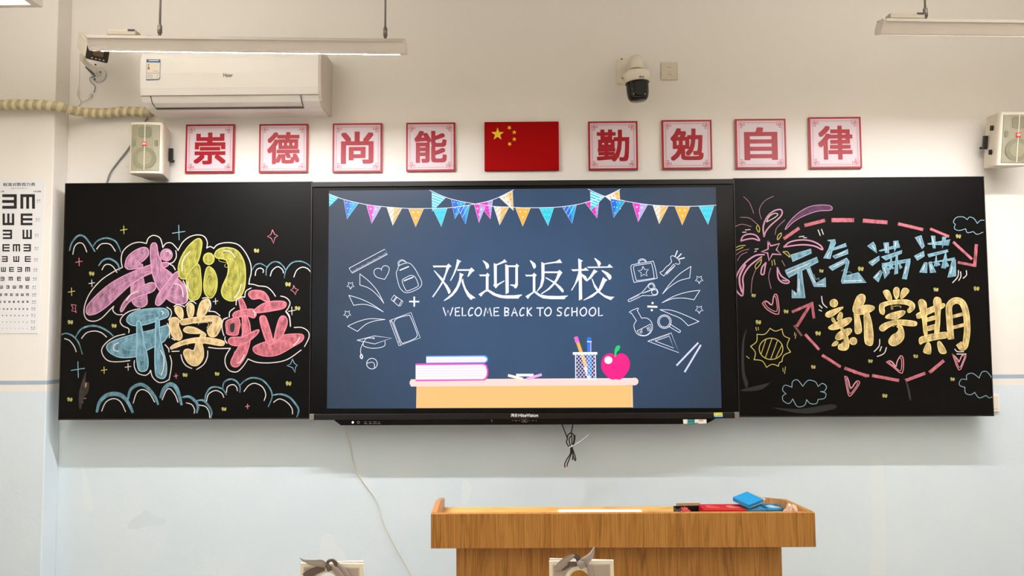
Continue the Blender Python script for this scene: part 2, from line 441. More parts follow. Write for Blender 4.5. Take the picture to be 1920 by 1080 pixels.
strokes('chalk_outline', LB, 'l', WHT, [
 ('A', '640,522 628,440 650,360 720,300 800,278 870,290; 872,290 890,240 940,212 1000,235 1022,290 1030,330; 1030,330 1060,290 1110,285 1150,320 1178,355; 642,520 560,560 440,640 340,750 285,860 270,960 300,1025 370,1040 440,1010 520,930 558,895; 555,895 550,940 590,975 640,975; 1155,360 1160,420 1130,470 1090,485; 1090,485 1130,510 1150,545'),
 ('B', '45,360 90,280 160,225 240,208 300,225 328,280 322,335; 322,335 355,320 390,338; 390,338 430,300 520,282 620,300 690,370 740,470 752,560 735,640 728,682; 728,682 770,685 820,700; 820,700 900,710 950,750 985,800; 0,510 18,545; 95,650 130,730 135,840; 5,900 40,880 110,900; 120,890 150,855 190,850 218,870; 280,820 320,815 355,850 360,900 342,945; 342,945 400,950 450,988; 605,885 610,840 650,808 690,808; 690,800 700,750 750,720; 540,1000 545,950 590,912; 475,1050 485,1020 525,1005; 1035,798 1090,815 1125,860 1110,910 1085,945; 1085,945 1120,990 1130,1080'),
 ('C', '740,88 650,110 590,150 565,200 590,240 640,265 640,300; 605,312 520,335 440,390 402,450 420,510 470,550 560,555 650,545; 975,75 1010,100 1015,140 990,188; 980,218 1000,270 998,345; 1020,348 1048,365; 1020,465 1085,462; 960,405 990,440 995,470; 1003,500 1018,560 1010,640 995,715; 690,545 690,600 720,655 780,675 815,660 833,630; 833,630 850,690 900,735 950,735 990,715'),
 ('D', '62,540 75,590 105,630 150,652; 278,510 275,560 245,620 188,660; 285,480 360,490 462,488; 462,488 425,550 420,610 450,665 510,680 560,640 605,575; 605,575 680,602 800,605 920,580 1035,502; 978,320 1040,320 1090,350 1098,400 1062,475; 438,240 400,265 395,330 410,385; 420,395 418,420 435,448; 910,190 940,240 948,312')], 1.7)
def cloud(parent, board, outer, inner, w=2.8, m=None):
    a = art('A', board)
    for r, t, ww in outer: a.reg(*RG[r]).line(t, m or BLU, ww or w, taper=.45)
    for r, t in inner: a.reg(*RG[r]).line(t, WHT, 1.7)
    return a.done('chalk_cloud', parent)
cloud(LB, 'l', [('A', '130,360 150,290 200,225 245,212 290,240 340,310 375,368', 3.4), ('A', '355,320 400,265 480,238 560,260 600,310 625,375', 2.8)],
      [('A', '162,395 180,320 220,285 265,300 297,372'), ('A', '392,345 430,300 480,290 530,305 572,365')])
cloud(LB, 'l', [('A', '412,505 450,455 510,437 570,465 600,500 612,550', 3.4)], [('A', '443,545 470,500 510,492 550,515 588,570')])
cloud(LB, 'l', [('B', '762,545 790,500 840,485 900,515', 2.2), ('B', '895,600 900,530 950,475 1010,470 1060,510 1080,545', 2.4), ('B', '1070,625 1085,550 1140,480 1210,462 1280,480 1340,530', 2.4)],
      [('B', '790,600 800,550 835,528 868,545 865,572'), ('B', '935,605 955,550 1005,515 1050,540 1062,575'), ('B', '1162,615 1190,550 1240,520 1290,530 1325,565')])
cloud(LB, 'l', [('C', '48,318 90,305 150,330 200,390 232,490', 2.8), ('C', '172,340 220,270 300,240 380,248 460,290 505,330', 3.6)],
      [('C', '75,352 120,370 160,420 178,468'), ('C', '225,350 270,300 340,285 400,300 445,338')])
cloud(LB, 'l', [('C', '360,995 385,910 440,855 510,838 580,855 635,915 675,1000', 8), ('C', '635,880 655,805 705,765 760,758 820,798 875,870 898,930', 6.5), ('C', '920,870 950,795 1000,755 1050,775 1080,840 1105,932', 8)],
      [('C', '402,990 440,910 510,880 570,910 612,995'), ('C', '680,920 710,830 760,800 820,830 868,910'), ('C', '935,890 970,810 1005,795 1050,850 1073,912')])
cloud(LB, 'l', [('D', '75,885 130,880 180,920 200,960 190,1010', 5.5), ('D', '185,915 240,910 290,960 310,1010 300,1056', 4)],
      [('D', '105,930 150,945 172,985 168,1015'), ('D', '208,948 260,960 288,1000 295,1050')])
cloud(LB, 'l', [('D', '255,910 265,860 300,810 350,802 400,820 430,865', 3), ('D', '400,820 410,765 460,738 510,755 540,800 538,845', 3), ('D', '538,790 580,750 640,727 720,745 780,810 800,880 768,962', 3), ('D', '805,868 870,860 940,885 990,940 1015,990 1000,1045', 3.8)],
      [('D', '268,918 285,860 340,830 390,850 408,885'), ('D', '430,845 440,800 480,782 510,800 518,832'), ('D', '572,838 610,790 660,772 720,800 748,860 735,912'), ('D', '812,925 860,898 920,925 960,975 965,1020')])
for x, y, s, m in ((232, 431, 15, YLN), (148, 491, 15, RLN), (172, 531, 13, WHT), (134, 547, 15, YLN), (335, 436, 28, BLN), (404, 565, 11, WHT),
                   (547, 583, 15, WHT), (146, 693, 30, BLN), (195, 694, 13, YLN), (240, 688, 13, WHT), (330, 705, 9, RLN), (155, 748, 15, RLN), (464, 762, 9, RLN)):
    a = Art(0, 'l'); a.line([(x-s*.42, y+s*.05), (x+s*.42, y-s*.08)], m, 1.3, sm=0); a.line([(x, y-s*.5), (x+s*.03, y+s*.5)], m, 1.3, sm=0); a.done('chalk_cross', LB)
for r, t, m in (('B', '957,158 975,200 1008,217 980,235 965,290 945,240 907,222 940,205', RLN), ('B', '1160,695 1175,725 1208,738 1185,752 1178,785 1160,755 1130,740 1155,725', RLN),
                ('D', '965,575 980,610 1005,628 990,640 985,685 965,645 920,628 950,615', BLN), ('A', '148,880 195,885 185,915 195,960 180,945 150,940 165,915', RLN)):
    a = art(r); p = a.parse(t); a.line(p+[p[0]], m, 1.2, sm=0); a.done('chalk_sparkle', LB)
YBL = M('chalk_yellow_dot', tone((196, 188, 98), .86), 1, noise=.4, scale=90)
def dots(parent, board, lst):
    for x, y in lst:
        a = Art(0, board); s = random.uniform(.8, 1.1)
        a.fill([(x-5*s, y-2), (x-2*s, y-4*s), (x+.5, y-1), (x-.5, y+2), (x-3*s, y+4*s)], YBL, True)
        a.fill([(x+5*s, y-1), (x+3*s, y+4*s), (x, y+2), (x+1, y-2*s), (x+3*s, y-3.5*s)], YBL, True)
        a.done('chalk_dot', parent)
dots(LB, 'l', [(172, 513), (132, 604), (214, 611), (131, 749), (347, 703), (407, 701), (541, 719), (420, 767), (481, 470), (540, 533), (558, 578)])
a = art('C'); a.fill('205,960 200,850 225,740 265,640 262,730 290,740 285,820 250,870 222,965', SMU, True); a.fill('255,745 272,740 268,775 255,790', M('smudge_light', (150, 118, 80), 1)); a.done('chalk_smear', LB)
# right board
def ra(r): return art(r, 'r')
a = ra('E')
for t in ('95,92 150,150 187,245', '370,88 290,130 240,210 258,298', '65,282 150,290 218,345', '15,368 80,345 165,368', '475,305 400,380 385,440', '25,628 80,590 145,575',
          '38,680 70,630 128,602', '345,748 325,830 348,938', '210,755 175,850 163,975', '447,680 475,732'): a.line(t, M('chalk_thin_pink', tone((190, 128, 150), .86), 1), 1.1)
for t in ('283,460 275,370 310,280 370,225 430,210 450,235 430,280 350,350 300,410', '70,500 90,455 150,435 210,450 240,495 180,478 120,485',
          '465,555 520,510 620,490 720,500 800,540 820,580 740,545 620,535', '300,700 265,740 255,800 280,805 290,750', '405,745 410,830 440,875 490,890 512,870 440,820'):
    p = a.parse(t); a.line(p+[p[0]], PLT, 2.6)
a.line('285,625 200,635 100,710 30,820 15,930 80,1005 92,920 90,830 150,730 260,645', PLT, 2.8); a.line('110,720 60,820 60,900 80,970', PLT, 3.5)
p = a.parse('320,500 345,545 425,525 395,580 440,625 360,620 328,680 315,610 258,600 320,575'); a.line(p+[p[0]], PLT, 2.8, sm=0)
a.fill('478,395 510,330 600,240 700,185 800,168 890,175 910,200 890,218 780,225 660,265 560,320', PUR, True, PLT, 1.2)
for t in ('225,350 212,380 235,420 242,385 225,350', '440,425 410,450 408,490 440,450 440,425', '455,600 500,600 522,650 490,625 455,600', '260,665 205,720 210,755 250,710 260,665', '25,560 60,545 110,540', '25,585 90,558', '375,670 385,720', '355,680 358,725'): a.line(t, YLN, 1.3)
for t in ('110,398 155,395', '85,420 118,418', '198,575 230,572', '195,600 215,590', '605,462 650,455', '645,470 675,470', '305,325 330,275 380,245 410,255 380,285 305,325', '450,860 490,870'): a.line(t, WHT, 1.5)
a.done('chalk_firework', RB)
for r, t, w_ in (('E', '470,475 600,385', 6), ('E', '665,355 835,312', 6.5), ('E', '915,308 1100,308', 8), ('F', '50,215 255,230', 7.5), ('F', '370,245 585,295', 6), ('F', '665,292 825,358', 5),
                 ('F', '875,415 1038,565', 5), ('G', '610,395 720,515', 5), ('G', '755,570 900,662', 5.5), ('G', '945,678 1125,742', 6), ('H', '-30,683 80,710', 5),
                 ('H', '115,710 320,748', 6), ('H', '382,748 533,692', 6), ('H', '578,680 685,592', 6)):
    a = ra(r); a.line(t, RED, w_, sm=0); q = a.parse(t)
    a.line([(q[0][0]+8, q[0][1]-w_), (q[1][0]-8, q[1][1]-w_)], RLN, .9, sm=0); a.line([(q[0][0]+12, q[0][1]+w_), (q[1][0]+5, q[1][1]+w_)], RLN, .9, sm=0)
    a.done('chalk_dash', RB)
a = ra('F'); a.line('1083,440 1068,628', RED, 6, sm=0); a.line('920,600 1070,628', RED, 5, sm=0); a.done('chalk_arrowhead', RB)
a = ra('G'); a.line('500,200 663,130', RED, 5, sm=0); a.line('663,125 680,250', RED, 5, sm=0); a.line('650,140 540,318', RED, 5.5, sm=0); a.line('515,318 575,400', M('rose_faded', (104, 66, 66), 1), 4, sm=0); a.done('chalk_arrowhead', RB)
glyph('E', ['530,630 715,575 718,610 545,688', '478,770 770,650 782,690 510,835 490,800', '595,765 628,765 640,880 660,1022 540,1022 540,950 590,985', '665,735 698,728 760,890 848,838 850,920 745,918'],
      SKY, BLN, 'r', RB, hl=['500,795 700,705', '605,850 605,960', '690,760 745,880', '775,900 830,900', '560,965 570,1000'], n=1, rnd=False)
glyph('E', ['870,495 935,488 940,520 915,570 890,662 832,658 880,570 900,505', '915,570 1035,522 1042,548 910,585', '918,640 1055,578 1055,615 935,660',
  '880,740 1045,658 1065,690 1035,820 1150,792 1222,880 1000,888 995,870 1040,700 910,770'], SKY, BLN, 'r', RB, hl=['885,600 862,650', '1015,870 1180,862', '960,630 1030,598', '920,740 1020,690'], n=1, rnd=False)
glyph('F', ['82,448 135,410 155,445 168,512', '92,598 190,540 190,578 125,630', '135,738 200,670 218,690 180,780', '188,490 375,430 380,458 200,495', '230,420 275,415 278,515 245,510', '320,405 365,400 365,430 330,500',
  '210,548 400,488 395,515 250,578', '215,610 478,565 475,590 225,640', '215,630 250,620 285,690 240,750', '440,590 475,590 440,755 402,750', '300,545 312,640 285,670 275,660', '345,530 358,530 360,700 330,710', '300,620 325,655 310,660', '370,600 400,645 380,660'],
  SKY, BLN, 'r', RB, hl=['120,440 150,480', '248,430 255,490', '340,415 338,450', '120,600 160,575', '235,650 250,700', '440,640 425,700', '155,735 185,700'], n=0, ow=1.1, rnd=False)
glyph('F', ['520,370 575,350 605,450 585,475', '512,540 600,495 605,540 540,580', '605,600 630,600 628,695 560,690', '635,425 842,390 828,440 640,432', '668,355 702,355 705,470 685,468', '770,365 808,362 768,470', '635,525 820,482 825,500 645,550',
  '665,600 885,555 885,575 670,600', '645,600 665,590 710,690 660,695', '860,580 890,570 895,725 820,738', '715,530 722,635 695,635', '800,500 810,560 800,655 762,650', '735,600 750,620 735,628 722,610', '812,600 830,630 815,640 795,620'],
  SKY, BLN, 'r', RB, hl=['560,380 575,430', '680,365 690,430', '610,620 590,670', '860,640 845,700', '660,620 675,660', '540,550 575,530'], n=0, ow=1.1, rnd=False)
glyph('G', [circ(848, 128, 32), '780,235 800,200 925,160 880,205 820,245', '828,265 842,250 862,285 845,290', '875,260 900,205 922,225 905,275', '805,330 880,285 970,250 998,265 960,310 880,345 825,350',
  '862,420 890,375 975,340 998,365 960,405 890,438', '905,340 925,340 970,430 972,500 940,525 890,515 890,480 930,465 940,430', '832,485 860,450 885,460 865,485', circ(1012, 448, 30),
  '1008,180 1040,80 1080,52 1110,70 1105,120 1060,190 1030,210', '1020,190 1055,215 1082,350 1060,385 1028,370 1025,270', ('H', '-25,190 -10,165 60,138 125,152 108,185 40,210 -20,215'),
  ('H', '45,200 75,190 105,280 118,400 108,460 75,462 50,430 45,300')], TAN, GOLD, 'r', RB, n=2, ow=1.5)
glyph('H', ['200,30 240,20 265,70 262,105 230,90', '282,20 300,-5 325,5 325,60 305,88 288,60', '338,75 350,20 375,0 408,22 380,60 350,85',
  '170,140 200,118 300,98 400,98 450,130 448,170 410,200 395,180 415,150 370,130 280,130 210,150 210,190 200,215 172,195', '218,240 250,210 340,185 375,190 360,220 310,250 280,252',
  '310,310 350,310 368,380 350,430 300,465 260,462 243,430 270,385 310,360 325,330', '168,325 200,290 290,262 380,260 465,275 460,305 400,305 300,295 240,320 195,350'], TAN, GOLD, 'r', RB, n=2, ow=1.5)
a = ra('H')
for t in ('470,225 480,205 600,150 685,125 690,155 600,195 490,245', '545,250 620,225 625,250 550,270', '545,320 625,295 630,325 555,345', '485,110 510,92 545,120 550,200 550,300 555,380 530,370 515,250 490,150',
          '608,100 625,75 660,85 670,130 660,200 655,300 645,370 615,360 625,250 610,150', '490,425 510,395 640,365 710,360 718,400 640,415 530,440 500,455', '525,510 555,445 580,460 582,530 545,528', '640,440 665,440 710,520 665,528 645,490'):
    a.fill(t, TAN, True, GOLD, 1.5); hatch(a, t, GOLD, 2)
a.line('750,235 835,213', TAN, 6.5, sm=0); a.line('760,322 845,300', TAN, 6.5, sm=0)
mp_ = '747,400 742,350 735,250 732,150 765,108 810,103 848,135 872,220 878,350 862,460 838,482 818,460'
a.line(mp_, GOLD, 12); a.line(mp_, TAN, 9.5); a.line(mp_, GOLD, 1); a.line('868,200 885,330 872,440', GOLD, 1.2); a.done('chalk_character', RB)
for r, t in (('H', '225,600 260,590 300,640 310,600 340,548 362,580 352,690 280,640'), ('H', '760,535 800,580 812,600 840,540 868,545 850,600 812,665'),
             ('G', '245,130 275,108 325,145 340,70 360,52 375,90 382,220 290,185'), ('G', '940,745 965,760 990,850 1040,785 1065,800 1030,860 985,912 965,880')):
    a = ra(r); p = a.parse(t); a.line(p+[p[0]], RLN, 2, sm=3); c = (sum(q[0] for q in p)/len(p), sum(q[1] for q in p)/len(p))
    q = [(c[0]+(x-c[0])*.75, c[1]+(y-c[1])*.75) for x, y in p]; a.line(q+[q[0]], M('chalk_pale_pink', tone((240, 180, 186), .86), 1), 1.1, sm=3); a.done('chalk_heart', RB)
for r, t in (('F', '918,672 912,730 865,785; 938,685 940,730 920,765; 990,675 992,715 962,745'), ('H', '170,415 165,470 125,515; 185,475 172,510; 225,482 205,530 150,555'), ('H', '778,495 800,515 850,515; 795,535 870,535'),
             ('G', '745,70 755,130 790,165; 725,145 750,170; 722,185 745,195'), ('E', '780,398 800,450; 812,392 828,438')):
    a = ra(r)
    for q in t.split(';'): a.line(q.strip(), WHT, 1.8)
    a.done('chalk_tick', RB)
a = ra('G'); a.circ(318, 513, 100, 90, None, 30, YLN, 1.5)
for t in ('275,435 235,555', '325,430 270,590', '372,445 315,600', '410,480 360,585'): a.line(t, YLN, 1.3, sm=0)
sp = a.parse('310,340 410,345 475,425 483,540 410,620 380,660 280,670 175,605 145,492 200,390')
for i in range(len(sp)):
    p, q = sp[i], sp[(i+1) % len(sp)]; mx, my = (p[0]+q[0])/2, (p[1]+q[1])/2; L = math.hypot(q[0]-p[0], q[1]-p[1])
    dx, dy = 318-mx, 513-my; dl = math.hypot(dx, dy); mid = (mx+dx/dl*L*.22, my+dy/dl*L*.22); a.line([p, mid, q], YLN, 1.4)
for t in ('190,330 195,358', '210,330 212,355', '518,375 515,400', '530,390 522,425', '110,575 135,595', '418,675 420,705', '440,665 432,722'): a.line(t, YLN, 1.2, sm=0)
a.done('chalk_sun', RB)
for r, t in (('F', '1155,212 1120,212 1092,240; 1092,240 1060,195 1020,182 1000,205; 1000,205 960,180 900,185 872,225 890,250; 890,250 880,285 920,305 985,290; 985,290 1000,325 1055,315; 1055,315 1090,340 1145,320'),
             ('G', '495,838 500,790 540,775 585,828; 587,828 630,780 690,790 715,830; 715,832 750,805 785,830 770,870 735,873; 735,873 780,890 770,930 715,940; 715,940 700,975 650,975 618,942; 618,942 600,990 540,1000 502,937; 502,935 470,975 420,950 418,910 445,893; 445,893 415,860 435,820 495,838'),
             ('H', '1076,725 1040,680 1000,680 975,730; 975,728 920,690 875,705 875,740; 875,742 830,740 815,785 860,805; 860,802 865,850 905,865 940,845; 940,845 975,890 1030,870; 1030,870 1060,890 1084,878')):
    a = ra(r)
    for q in t.split(';'): a.line(q.strip(), SKN, 1.3)
    a.done('chalk_cloud', RB)
dots(RB, 'r', [(1413, 554), (1540, 508), (1614, 504), (1797, 443), (1755, 543), (1831, 541), (1474, 584), (1422, 604), (1534, 625), (1525, 688), (1632, 677), (1717, 668), (1786, 711), (1659, 742)])
SM2 = M('board_haze', (21, 19, 18), .6, noise=.5, scale=9)
a = ra('G')
for t in ('115,345 75,450 70,700 105,840 125,800 95,700 92,460', '60,860 300,800 330,780 250,850 150,870', '330,1010 560,1020 830,980 850,1020 600,1060'): a = ra('G'); a.fill(t, SM2, True); a.done('chalk_smear', RB)
a = ra('H'); a.fill('362,725 400,780 425,900 410,900 385,780', M('smear_brown', (50, 44, 40), 1), True); a.done('chalk_smear', RB)

# ---------------------------------------------------------------- interactive display
DX0, DX1 = -1.0282, 1.0298
D = thing('interactive_display', 'large flat display between the two chalkboards, lit with a blue back to school picture', 'display', (0, .06, 1.2))
glossk = M('gloss_black_bezel', (6, 5, 5), .22, spec=.22)
satin = M('satin_black_frame', (24, 21, 20), .35, spec=.3)
box('housing', DX0+.002, DX1-.002, .012, WY, P(960, 783, 0).z, P(960, 341, 0).z, glossk, D)
zt = P(960, 338.5, -.01).z; ztb = P(960, 348, -.01).z
box('top_rail', DX0, DX1, -.012, .04, ztb, zt, satin, D, .002)
zb1 = P(960, 775, -.01).z; zb0 = P(960, 786, -.01).z
box('bottom_rail', DX0, DX1, -.014, .04, zb0, zb1, satin, D, .002)
for sx_, ex in ((DX0, .022), (DX1-.022, .022)):
    box('corner_cap', sx_, sx_+ex, -.016, .04, zb0-.001, zb1+.001, M('grey_plastic', (120, 112, 106), .4), D, .002)
box('bezel', DX0+.002, DX1-.002, -.002, .012, zb1, ztb, glossk, D, .001)
b = bmesh.new(); slab(b, [(P(x, y, -.01).x, P(x, y, -.01).z) for x, y in ((624, 786), (639, 797.5), (1324, 795), (1344, 783.5))], -.010, .05)
CH = obj('port_panel', b, glossk, D)
SY = -.0025
sm_ = bpy.data.materials.new('screen_background'); sm_.use_nodes = True; nt = sm_.node_tree; b_ = nt.nodes['Principled BSDF']
b_.inputs['Base Color'].default_value = (.012, .012, .013, 1); b_.inputs['Roughness'].default_value = .34; b_.inputs['Specular IOR Level'].default_value = .3
tc = nt.nodes.new('ShaderNodeTexCoord'); mp = nt.nodes.new('ShaderNodeMapping'); gr = nt.nodes.new('ShaderNodeTexGradient'); gr.gradient_type = 'SPHERICAL'
mp.inputs['Location'].default_value = (-.0, 0, -1.75/1.25); mp.inputs['Scale'].default_value = (.75, .75, .8)
nt.links.new(tc.outputs['Object'], mp.inputs[0]); nt.links.new(mp.outputs[0], gr.inputs[0])
rp = nt.nodes.new('ShaderNodeValToRGB'); nt.links.new(gr.outputs['Fac'], rp.inputs[0])
rp.color_ramp.elements[0].color = (*lin((30, 45, 58)), 1); rp.color_ramp.elements[1].color = (*lin((50, 84, 122)), 1); rp.color_ramp.elements[1].position = .75
nz = nt.nodes.new('ShaderNodeTexNoise'); nz.inputs['Scale'].default_value = 3; nt.links.new(tc.outputs['Object'], nz.inputs['Vector'])
mx = nt.nodes.new('ShaderNodeMix'); mx.data_type = 'RGBA'; mx.blend_type = 'MULTIPLY'; mx.inputs[0].default_value = .25
nt.links.new(rp.outputs[0], mx.inputs[6]); nt.links.new(nz.outputs['Fac'], mx.inputs[7])
nt.links.new(mx.outputs[2], b_.inputs['Emission Color']); b_.inputs['Emission Strength'].default_value = 1.05
b = bmesh.new(); vv = [b.verts.new(P(x, y, SY)) for x, y in ((613, 766), (1353, 765), (1342, 351), (617, 357.5))]; b.faces.new(vv)
SCR = obj('screen', b, sm_, D)
def E(name, col, k=1.0): return M('screen_'+name, (8, 8, 8), .4, emit=k, emitcol=col)
eW = E('white', (238, 240, 253), 1.12); eCY = E('cyan', (20, 222, 244)); eBL = E('blue', (20, 112, 232)); eB2 = E('azure', (8, 178, 236)); eMG = E('magenta', (250, 60, 205)); eLV = E('lavender', (196, 178, 240))
eCR = E('cream', (255, 240, 222)); ePE = E('peach', (254, 206, 132)); eOR = E('orange', (252, 188, 70)); eDM = E('plum', (200, 0, 140)); eBR = E('brown', (120, 92, 90)); eST = E('pale_cyan', (190, 240, 250)); eGD = E('grey_dot', (70, 130, 170))
def sa(x, y, k): return Art(SY, 's').reg(x, y, k)
S1, S2, S3, S4 = (600, 345, 9.6), (790, 345, 9.6), (970, 345, 9.6), (1150, 345, 9.6)
def lerp(p, q, t): return (p[0]+(q[0]-p[0])*t, p[1]+(q[1]-p[1])*t)
def star(a, cx, cy, r, m, rot=-PI/2, out=None, ow=0, k=.42):
    pts = [(cx+(r if i % 2 == 0 else r*k)*math.cos(rot+i*PI/5), cy+(r if i % 2 == 0 else r*k)*math.sin(rot+i*PI/5)) for i in range(10)]
    if m: a.poly(pts, m)
    if out: a.line(pts+[pts[0]], out, ow, sm=0)
def pennant(rg, t, kind):
    a = sa(*rg); A, B, Cc = a.parse(t)         # left corner, right corner, tip
    mid = lerp(A, B, .5)
    def bar(f0, f1, m):   # band across the triangle, parallel to its top edge
        a.poly([lerp(A, Cc, f0), lerp(B, Cc, f0), lerp(B, Cc, f1), lerp(A, Cc, f1)], m)
    def inner(u, v): return lerp(lerp(A, B, u), Cc, v)
    if kind == 'cstripe':
        a.poly([A, B, Cc], eCY)
        for f in (.06, .2, .35, .5, .64): bar(f, f+.05, eW)
    elif kind == 'bdot':
        a.poly([A, B, Cc], eB2); a.poly([A, mid, Cc], eBL)
        for u, v in ((.18, .12), (.45, .12), (.72, .12), (.3, .4), (.62, .4), (.5, .72)): a.circ(*inner(u, v), 11, 11, eST, 8)
    elif kind == 'pstar':
        a.poly([A, B, Cc], eLV); a.poly([A, mid, Cc], eMG)
        for u, v in ((.27, .2), (.7, .2), (.5, .52)): star(a, *inner(u, v), 24, eW)
    elif kind == 'pstripe':
        a.poly([A, B, Cc], eLV); a.poly([A, lerp(A, B, .62), Cc], eMG)
        for f in (.12, .3, .48, .64): a.line([lerp(A, Cc, f+.03), lerp(lerp(A, Cc, f), lerp(B, Cc, f), .6)], eDM, 1.2, sm=0); a.line([lerp(lerp(A, Cc, f), lerp(B, Cc, f), .64), lerp(B, Cc, f)], eBL, .7, sm=0)
    elif kind == 'cline':
        a.poly([A, B, Cc], ePE); a.poly([A, mid, Cc], eCR)
        for u, f in ((.25, .18), (.55, .36), (.9, .58)): a.line([lerp(A, B, u), lerp(A, Cc, f)], eBR, .5, sm=0)
        a.line([lerp(B, Cc, .35), lerp(A, Cc, .85)], eBR, .5, sm=0)
    elif kind == 'ostar':
        a.poly([A, B, Cc], eOR)
        for u, v in ((.27, .2), (.7, .2), (.5, .5)): star(a, *inner(u, v), 24, eCR)
    elif kind == 'ring':
        a.poly([A, B, Cc], eCY)
        for u, v in ((.2, .12), (.5, .12), (.8, .12), (.3, .38), (.68, .38), (.5, .7)): a.circ(*inner(u, v), 14, 14, eGD, 10, eST, .7)
    elif kind == 'bline':
        a.poly([A, B, Cc], eB2); a.poly([A, mid, Cc], eBL)
        for u, f in ((.25, .18), (.55, .38), (.9, .6)): a.line([lerp(A, B, u), lerp(A, Cc, f)], eW, .7, sm=0)
    elif kind == 'cdot':
        a.poly([A, B, Cc], ePE); a.poly([A, lerp(A, B, .6), Cc], eCR)
        for u, v in ((.25, .15), (.5, .15), (.8, .15), (.35, .45), (.75, .4), (.6, .72)): a.circ(*inner(u, v), 10, 10, eBR, 8)
    a.line([A, Cc, B], eW, .5, sm=0)
    return a.done('pennant_picture', SCR)
a = sa(*S1); a.poly([(163, 180), (330, 250), (165, 410)], eCY)
for p, q in (((165, 215), (290, 262)), ((165, 265), (265, 300)), ((165, 320), (225, 345))): a.line([p, q], eW, .9, sm=0)
a.done('pennant_picture', SCR)
for rg, t, k in ((S1, '430,290 690,345 487,632', 'bdot'), (S1, '835,370 1105,402 930,712', 'pstar'), (S1, '1200,412 1475,435 1310,750', 'cline'), (S1, '1592,445 1865,447 1722,775', 'ostar'),
                 (S2, '1400,240 1640,110 1660,480', 'cdot'), (S2, '190,148 440,242 195,495', 'cstripe'), (S2, '205,440 465,432 360,768', 'ring'), (S2, '540,278 800,335 603,630', 'bdot'), (S2, '645,412 872,385 795,725', 'bline'),
                 (S2, '1030,350 1285,285 1243,632', 'pstripe'), (S2, '950,365 1150,410 1037,700', 'pstar'), (S2, '1300,400 1578,412 1410,742', 'cline'), (S2, '1695,430 1965,430 1825,765', 'ostar'),
                 (S3, '395,430 655,425 553,755', 'ring'), (S3, '805,405 1065,370 985,712', 'bline'), (S3, '1215,330 1475,270 1435,615', 'pstripe'), (S3, '1315,125 1572,225 1320,478', 'cstripe'), (S3, '1585,225 1835,105 1860,460', 'cdot'),
                 (S3, '1675,265 1935,318 1733,608', 'bdot'), (S4, '345,340 615,375 447,682', 'pstar'), (S4, '710,385 990,400 826,720', 'cline'), (S4, '1108,405 1382,408 1240,742', 'ostar'), (S4, '1540,402 1810,395 1705,732', 'ring')):
    pennant(rg, t, k)
a = sa(*S1); a.line('163,180 440,280 835,370 1195,412 1590,440 1850,440', eW, 1.1)
a.reg(*S2); a.line('30,440 470,430 880,375 1280,285 1660,105', eW, 1.1); a.line('150,112 440,240 800,330 1290,400 1580,415 1920,432', eW, 1.1)
a.reg(*S3); a.line('0,428 660,420 1070,370 1300,310 1600,215 1850,95', eW, 1.1); a.line('1275,92 1570,220 1920,300', eW, 1.1)
a.reg(*S4); a.line('-20,245 200,305 620,370 1000,395 1400,402 1850,380', eW, 1.1); a.done('bunting_string_picture', SCR)
# doodles
Art.lay['s'] = 0
T1, T2, T3, T4 = (630, 450, 7.717), (630, 570, 7.717), (1170, 450, 7.717), (1170, 570, 7.717)
def doodle(name, rg, lines, sharp=(), w_=1.1, dots_=()):
    a = sa(*rg)
    for t in lines: a.line(t, eW, w_)
    for t in sharp: a.line(t, eW, w_, sm=0)
    for x, y, r in dots_: a.circ(x, y, r, r, eW, 10)
    return a
tk = [(230+i*20.2, 472-i*10.8) for i in range(26)]
a = doodle('r', T1, (), ('190,408 705,133 745,205 232,480 190,408',))
for i, (x, y) in enumerate(tk): a.line([(x, y), (x-(14 if i % 4 else 22)*.45, y-(14 if i % 4 else 22))], eW, .8, sm=0)
a.done('ruler_picture', SCR)
doodle('', T1, ('660,440 650,420 610,408 560,430 550,480 580,530 640,555 705,568', '660,440 660,410 690,375 735,375 770,410 755,480 705,568')).done('heart_picture', SCR)
a = doodle('', T1, ('905,375 890,430 872,480 895,600 925,690 980,750 1040,762 1130,735 1220,680 1240,610 1200,520 1130,400 1060,335 985,340 905,375', '905,375 900,320 950,287 1000,305 1022,332', '965,570 1060,518 1110,515 1150,545 1190,640 1170,680 1040,735 1005,715 960,610 965,570'))
a.line('925,437 1050,385', eW, 2.2, sm=0); a.line('985,590 1115,537', eW, 2.2, sm=0); a.line('915,370 915,330 955,300 1000,318', eW, .8); a.done('backpack_picture', SCR)
for n_, rg, l, s in (('ray_picture', T1, ('345,490 480,600 600,740 692,915', '692,915 600,800 480,700 345,650'), ('345,650 345,490',)), ('ray_picture', T1, ('185,800 350,850 520,930 685,1040', '685,1040 540,965 400,930 255,945'), ('255,945 185,800',)),
                     ('ray_picture', T2, ('170,320 330,250 500,212 710,225', '710,225 560,245 430,295 310,397'), ('310,397 170,320',)), ('ray_picture', T3, ('968,382 800,495 660,640 557,780', '557,780 660,680 800,590 950,550'), ('950,550 968,382',)),
                     ('ray_picture', T3, ('1098,728 930,750 730,810 550,908', '550,908 700,850 860,840 1012,865'), ('1012,865 1098,728',)), ('ray_picture', T4, ('520,82 680,90 860,150 1085,252', '520,82 680,150 820,210 930,315'), ('930,315 1085,252',))):
    doodle('', rg, l, s).done(n_, SCR)
a = doodle('', T1, (), ('840,798 970,890 930,955 908,955 795,860 840,798', '870,822 828,882', '882,830 838,892', '950,880 912,945')); a.done('eraser_picture', SCR)
a = sa(*T1); a.line('1132,825 1132,958', eW, 3, sm=0); a.line('1065,890 1198,892', eW, 3, sm=0); a.done('plus_picture', SCR)
